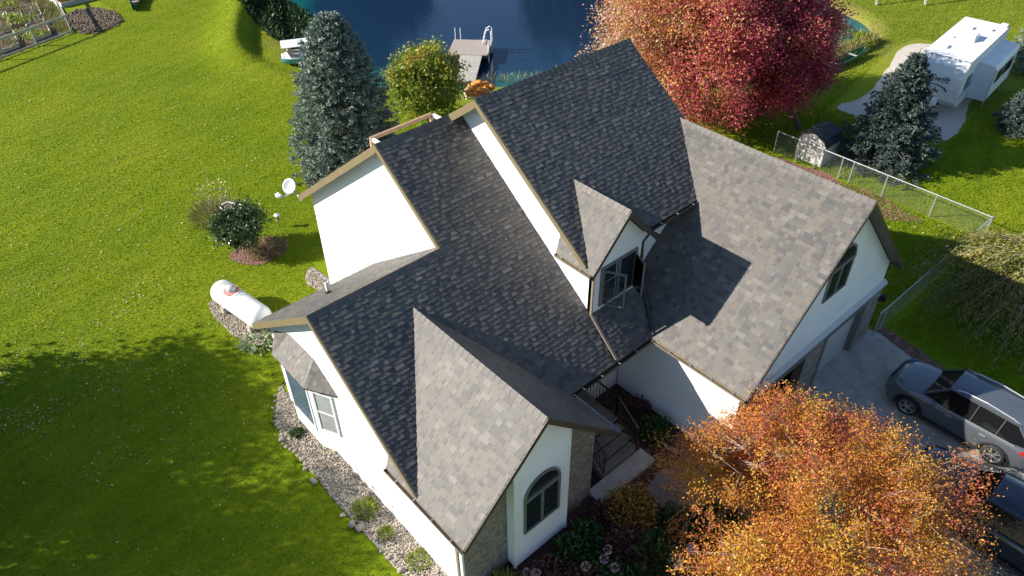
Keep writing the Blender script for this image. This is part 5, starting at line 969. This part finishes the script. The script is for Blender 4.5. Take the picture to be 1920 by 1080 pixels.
clump('hosta', 'pale variegated hosta between the tank and the house corner', 'plant', (1.45, 11.5, 0), 0.35, 0.15, 70, 0.28, 'leaf_variegated', 5, 0.4, 0.35)
for i, (x, y, r, m_, lf, lb) in enumerate(((-0.2, 2.95, 0.3, 'leaf_lime', 0.2, 'lime green tuft growing in the gravel bed beside the long white wall'), (-0.25, 6.9, 0.16, 'leaf_green', 0.14, 'small green weed in the gravel below the bay window'), (0.0, 0.6, 0.3, 'leaf_lime', 0.14, 'low green weeds in the gravel near the front downspout'), (-0.2, 1.9, 0.2, 'leaf_lime', 0.12, 'small weed sprig in the middle of the gravel bed'))): clump('weed_tuft', lb, 'weed', (x, y, 0.03), r, 0.14, 220, lf, m_, 70+i, 0.6, 0.22)
bed = [((5.55, -2.35), 0.75, 0.75, 'leaf_shrub_gold', 0.13, 0.5, 'golden autumn shrub beside the concrete landing'), ((4.6, -3.0), 0.55, 0.5, 'leaf_shrub_red', 0.12, 0.5, 'wine red shrub right of the pink flowers'), ((3.3, -2.2), 0.6, 0.45, 'leaf_green', 0.13, 0.6, 'leafy green plant below the arched window'), ((2.4, -2.35), 0.6, 0.5, 'leaf_shrub_red', 0.12, 0.5, 'dusky red plant near the corner of the white bay'), ((4.0, -2.0), 0.45, 0.4, 'leaf_green', 0.13, 0.6, 'broad-leaved green plant near the bay corner'), ((3.4, -3.4), 0.6, 0.4, 'leaf_green', 0.13, 0.6, 'leafy green plant among the pink flower heads'), ((5.0, -3.7), 0.5, 0.45, 'leaf_green', 0.3, 0.25, 'strappy green plant in the mulch bed'), ((6.2, -3.5), 0.55, 0.4, 'leaf_green', 0.2, 0.28, 'large strappy plant beside the stone path'), ((7.0, -4.3), 0.6, 0.5, 'leaf_green', 0.3, 0.3, 'strappy plant under the orange tree'), ((2.9, -3.0), 0.5, 0.4, 'leaf_shrub_red', 0.12, 0.5, 'low russet plant at the lower edge of the bed'), ((3.9, -4.1), 0.5, 0.4, 'leaf_green', 0.3, 0.2, 'spiky green plant at the very front of the bed'), ((1.2, -1.75), 0.45, 0.5, 'leaf_lime', 0.22, 0.18, 'yellowing tuft at the foot of the brick corner'), ((8.35, -0.9), 0.5, 0.6, 'leaf_green', 0.13, 0.55, 'small shrub against the shaded garage side wall'), ((8.7, 0.1), 0.35, 0.5, 'leaf_shrub_red', 0.10, 0.5, 'sparse reddish shrub against the shaded garage side wall'), ((4.9, -1.9), 0.4, 0.35, 'leaf_shrub_red', 0.12, 0.5, 'small pinkish shrub by the brick wall')]
for i, (p, r, h, m_, lf, asp, lb) in enumerate(bed): clump('bed_plant', lb, 'plant', (p[0], p[1], 0.02), r, h, int(420*r/0.5*(0.2/lf)**1.1), lf, m_, 100+i, 0.6, asp, flat=1.0)
rs_ = np.random.default_rng(5)
for i, (x, y, z) in enumerate(((3.5, -3.1, 0.75), (3.75, -3.0, 0.8), (3.55, -3.45, 0.7), (3.0, -2.9, 0.7), (1.75, -1.95, 0.6), (1.95, -2.1, 0.55), (2.6, -3.2, 0.5))):
    t = thing('flower_head', 'round pink flower head on a stalk in the shaded bed', 'flower', (x, y, 0.02), 0, 'pink flower heads in the front bed'); mb = MB(); mb.tube([(0, 0, 0), (0.02, 0, z)], 0.008, 4); mb.build('stalk', 'stem_green', t)
    n = 60; d = unit(rs_.normal(size=(n, 3))); V, F = leafquads(np.array([0.02, 0, z])+d*0.09, d, 0.05, 0.04); npmesh('bloom', V, F, 'leaf_flower', rs_.random(n), t)
# pond bank weeds, shore grass, garden growth, leaves and lawn blades (uncountable)
def blades(name, P, L, mat, asp=0.1, up_=1.0, tone=(0.5, 0.25), spread=0.5):
    n = len(P); D = unit(np.concatenate([NR.normal(size=(n, 2))*spread, np.full((n, 1), up_)], 1)); Ls = L*NR.uniform(0.5, 1.4, n); V, F = leafquads(P, D, Ls, Ls*asp); return tag(npmesh(name, V, F, mat, np.clip(NR.normal(tone[0], tone[1], n), 0, 0.99)), kind='stuff')
q = scatter([(16.3, 46), (17.5, 47), (20.5, 46), (20.3, 42), (18.9, 38.5), (18.2, 34), (17.6, 31), (16.6, 31), (16.0, 35), (15.6, 38.5), (16.2, 42)], 9000); zz = np.maximum(gh(q[:, 0], q[:, 1]), -0.52)
k = NR.random(len(q)) < np.clip(1.2-np.maximum(0, -0.4-zz)*8*NR.random(len(q)), 0.25, 1); blades('bank_weeds', np.concatenate([q, zz[:, None]], 1)[k], 0.34, 'weed', 0.25, 0.8, tone=(0.3, 0.25))
q = scatter([(39, 12.2), (44, 12.0), (46.6, 13.2), (47.4, 15.6), (46.5, 20), (44, 19), (43, 15.5), (40, 14)], 4200); blades('pond_weeds', z3(q, -0.51), 0.22, 'grass_dry', 0.3, 0.25, tone=(0.3, 0.25), spread=1.0)
q = scatter([(38.5, 11.2), (41, 11.4), (43, 11.0), (44.6, 11.2), (44.4, 10.4), (41, 10.4), (38.7, 10.6)], 2600); blades('shore_grass', z3(q, 0.0), 0.55, 'grass_dry', 0.06, 1.0, tone=(0.5, 0.3))
q = scatter([(41.8, 11.2), (44.2, 11.8), (44.3, 10.6), (42.3, 10.2)], 900); blades('shore_plants', z3(q, 0.0), 0.5, 'leaf_lime', 0.14, 1.0)
q = scatter([(20.5, 24.4), (24, 22.0), (27, 19.2), (27.5, 19.8), (24.5, 22.8), (21, 25)], 900); blades('shore_reeds', z3(q, -0.3), 0.4, 'grass_dry', 0.06, 1.0)
q = scatter([(-9, 44.6), (5.2, 49.2), (5.8, 60), (-9, 60)], 9000); nz_ = np.sin(q[:, 0]*2.1)+np.sin(q[:, 1]*1.6+q[:, 0]); q1 = q[nz_ > 0.35]; q2 = q[nz_ < -0.7]
blades('garden_plants', z3(q1, 0.22), 0.32, 'leaf_lime', 0.3, 0.8, tone=(0.4, 0.3)); blades('garden_stalks', z3(q2, 0.1), 0.6, 'grass_dry', 0.08, 0.9, tone=(0.4, 0.3))
q = scatter([(5.3, 49.0), (5.9, 49.0), (7.0, 58), (5.6, 58)], 1500); blades('fence_grass', z3(q, 0.0), 0.45, 'grass_dry', 0.08, 1.0, tone=(0.45, 0.2))
q = scatter([(7.1, 54.8), (9.7, 55), (9.2, 58), (6.8, 58)], 600); blades('bed_stalks', z3(q, 0.25), 0.3, 'leaf_shrub_gold', 0.2, 0.7)
# fallen leaves lie flat on the grass, thickest toward the shade trees
def flatleaves(name, q, z, size, mat, tone=(0.7, 0.25)):
    n = len(q); a = NR.uniform(0, 6.28, n); D = np.stack([np.cos(a), np.sin(a), NR.normal(0, 0.25, n)], 1); Nn = np.stack([NR.normal(0, 0.4, n), NR.normal(0, 0.4, n), np.ones(n)], 1); L = size*NR.uniform(0.5, 1.5, n); V, F = leafquads(z3(q, z), D, L, L*0.7, Nn); V[:, 2] = np.maximum(V[:, 2], z-0.01); return tag(npmesh(name, V, F, mat, np.clip(NR.normal(*tone, n), 0, 0.99)), kind='stuff')
q = scatter([(-11, 5), (-11, 26), (-2, 26), (3, 23), (2, 15), (-0.5, 9), (-1.2, 0), (-6, 0)], 16000); w = np.clip(0.02+np.maximum(0, (1.5-q[:, 0])/9)*np.exp(-((q[:, 1]-16)/5)**2)+0.10*np.sin(q[:, 0]*0.8+1)*np.sin(q[:, 1]*0.55), 0.05, 1); w = w*np.clip(0.55+0.9*np.sin(q[:, 0]*1.1+np.sin(q[:, 1]*0.9)*2)*np.sin(q[:, 1]*0.7+np.sin(q[:, 0]*0.6)*2), 0.05, 1.4); flatleaves('fallen_leaves', q[NR.random(len(q)) < w*0.85], 0.05, 0.055, 'leaf_fallen', (0.85, 0.2))
q = scatter([(-6, 20), (0, 40), (12, 36), (9, 24), (4, 20)], 350); flatleaves('fallen_leaves', q, 0.05, 0.08, 'leaf_fallen', (0.85, 0.1))
q = scatter([(18.5, -4), (27, -4), (26.5, 4), (19, 2.5), (18.2, -1)], 260); flatleaves('fallen_leaves', q, 0.05, 0.08, 'leaf_fallen'); q = scatter([(5.2, 1.3), (9, 1.3), (9, -4), (6, -5), (3, -4.4), (1, -2.4), (5, -2)], 900); flatleaves('fallen_leaves', q, 0.06, 0.06, 'leaf_crab', (0.3, 0.25))
q = scatter([(10, -3.4), (17.5, -3.4), (17.4, -6), (16.9, -9), (10, -9)], 160); flatleaves('fallen_leaves', q, 0.055, 0.06, 'leaf_fallen')
# mown grass: short blades over the lawn nearest the camera
def lawn_blades(name, poly, n, L):
    q = scatter(poly, n); v_ = -q[:, 0]*0.31+q[:, 1]*0.95; u_ = q[:, 0]*0.95+q[:, 1]*0.31; g = 0.48+0.11*np.sin(v_*4.6+0.5*np.sin(u_*0.35))+0.09*np.sin(v_*11.3+1.1*np.sin(u_*0.6))+0.13*np.sin(v_*0.9+np.sin(u_*0.4)*1.4)*np.sin(u_*0.33+1)+0.1*np.sin(q[:, 0]*1.7+2*np.sin(q[:, 1]*1.1))+0.28*np.clip((q[:, 1]-18)/24, -0.3, 1); P = np.concatenate([q, gh(q[:, 0], q[:, 1])[:, None]], 1); m_ = len(P)
    D = unit(np.concatenate([NR.normal(size=(m_, 2))*0.6, np.ones((m_, 1))], 1)); Ls = L*NR.uniform(0.5, 1.5, m_); V, F = leafquads(P, D, Ls, Ls*0.42); return tag(npmesh(name, V, F, 'grass_blade', np.clip(g+NR.normal(0, 0.18, m_), 0, 0.99)), kind='stuff')
lawn_blades('lawn_blades', [(-9.5, 5), (-9.5, 26), (2, 24), (9, 18), (4.4, 14.2), (4.2, 9), (0.2, 9.2), (0.1, 10.8), (-0.1, 13), (0.1, 9.3), (-0.75, 7.5), (-0.8, 2), (-0.8, 0), (-3, 0)], 180000, 0.05)
lawn_blades('lawn_blades', [(-9.5, 26), (2, 24), (9, 18), (20, 24.4), (16.5, 29), (16, 33), (15.5, 37), (16.5, 41), (20, 47), (22, 58), (10, 62), (9.5, 54.6), (9.6, 50.6), (9.3, 48.6), (7.9, 47.7), (5.8, 48.6), (-9, 43.8), (-14, 42)], 330000, 0.06)
lawn_blades('lawn_blades', [(26.9, -3.3), (34, -4), (48, -2), (52, 4), (47, 4), (46.8, 9), (44, 9.4), (39, 8.5), (35, 7.8), (33, 7.6), (32, 4), (33, 2), (34, 1), (42, 2.5), (45, 0), (40, -1), (27, 3), (27, 12), (36, 11), (44, 10), (48, 13), (50, 18), (60, 22), (68, 8), (56, -6), (34, -8), (27, -4)], 140000, 0.075)
lawn_blades('lawn_blades', [(27, -3.6), (34, -4), (38, -3), (36, 1.4), (33.8, 1.4), (33.6, 7), (31, 12), (27, 12)], 40000, 0.07)
lawn_blades('lawn_blades', [(18.6, -3.2), (26.9, -3.3), (26.9, 3), (17.9, 4), (17.6, -2.6)], 26000, 0.075); lawn_blades('lawn_blades', [(18.8, -3.6), (34, -4), (34, -14), (18, -14)], 36000, 0.08)
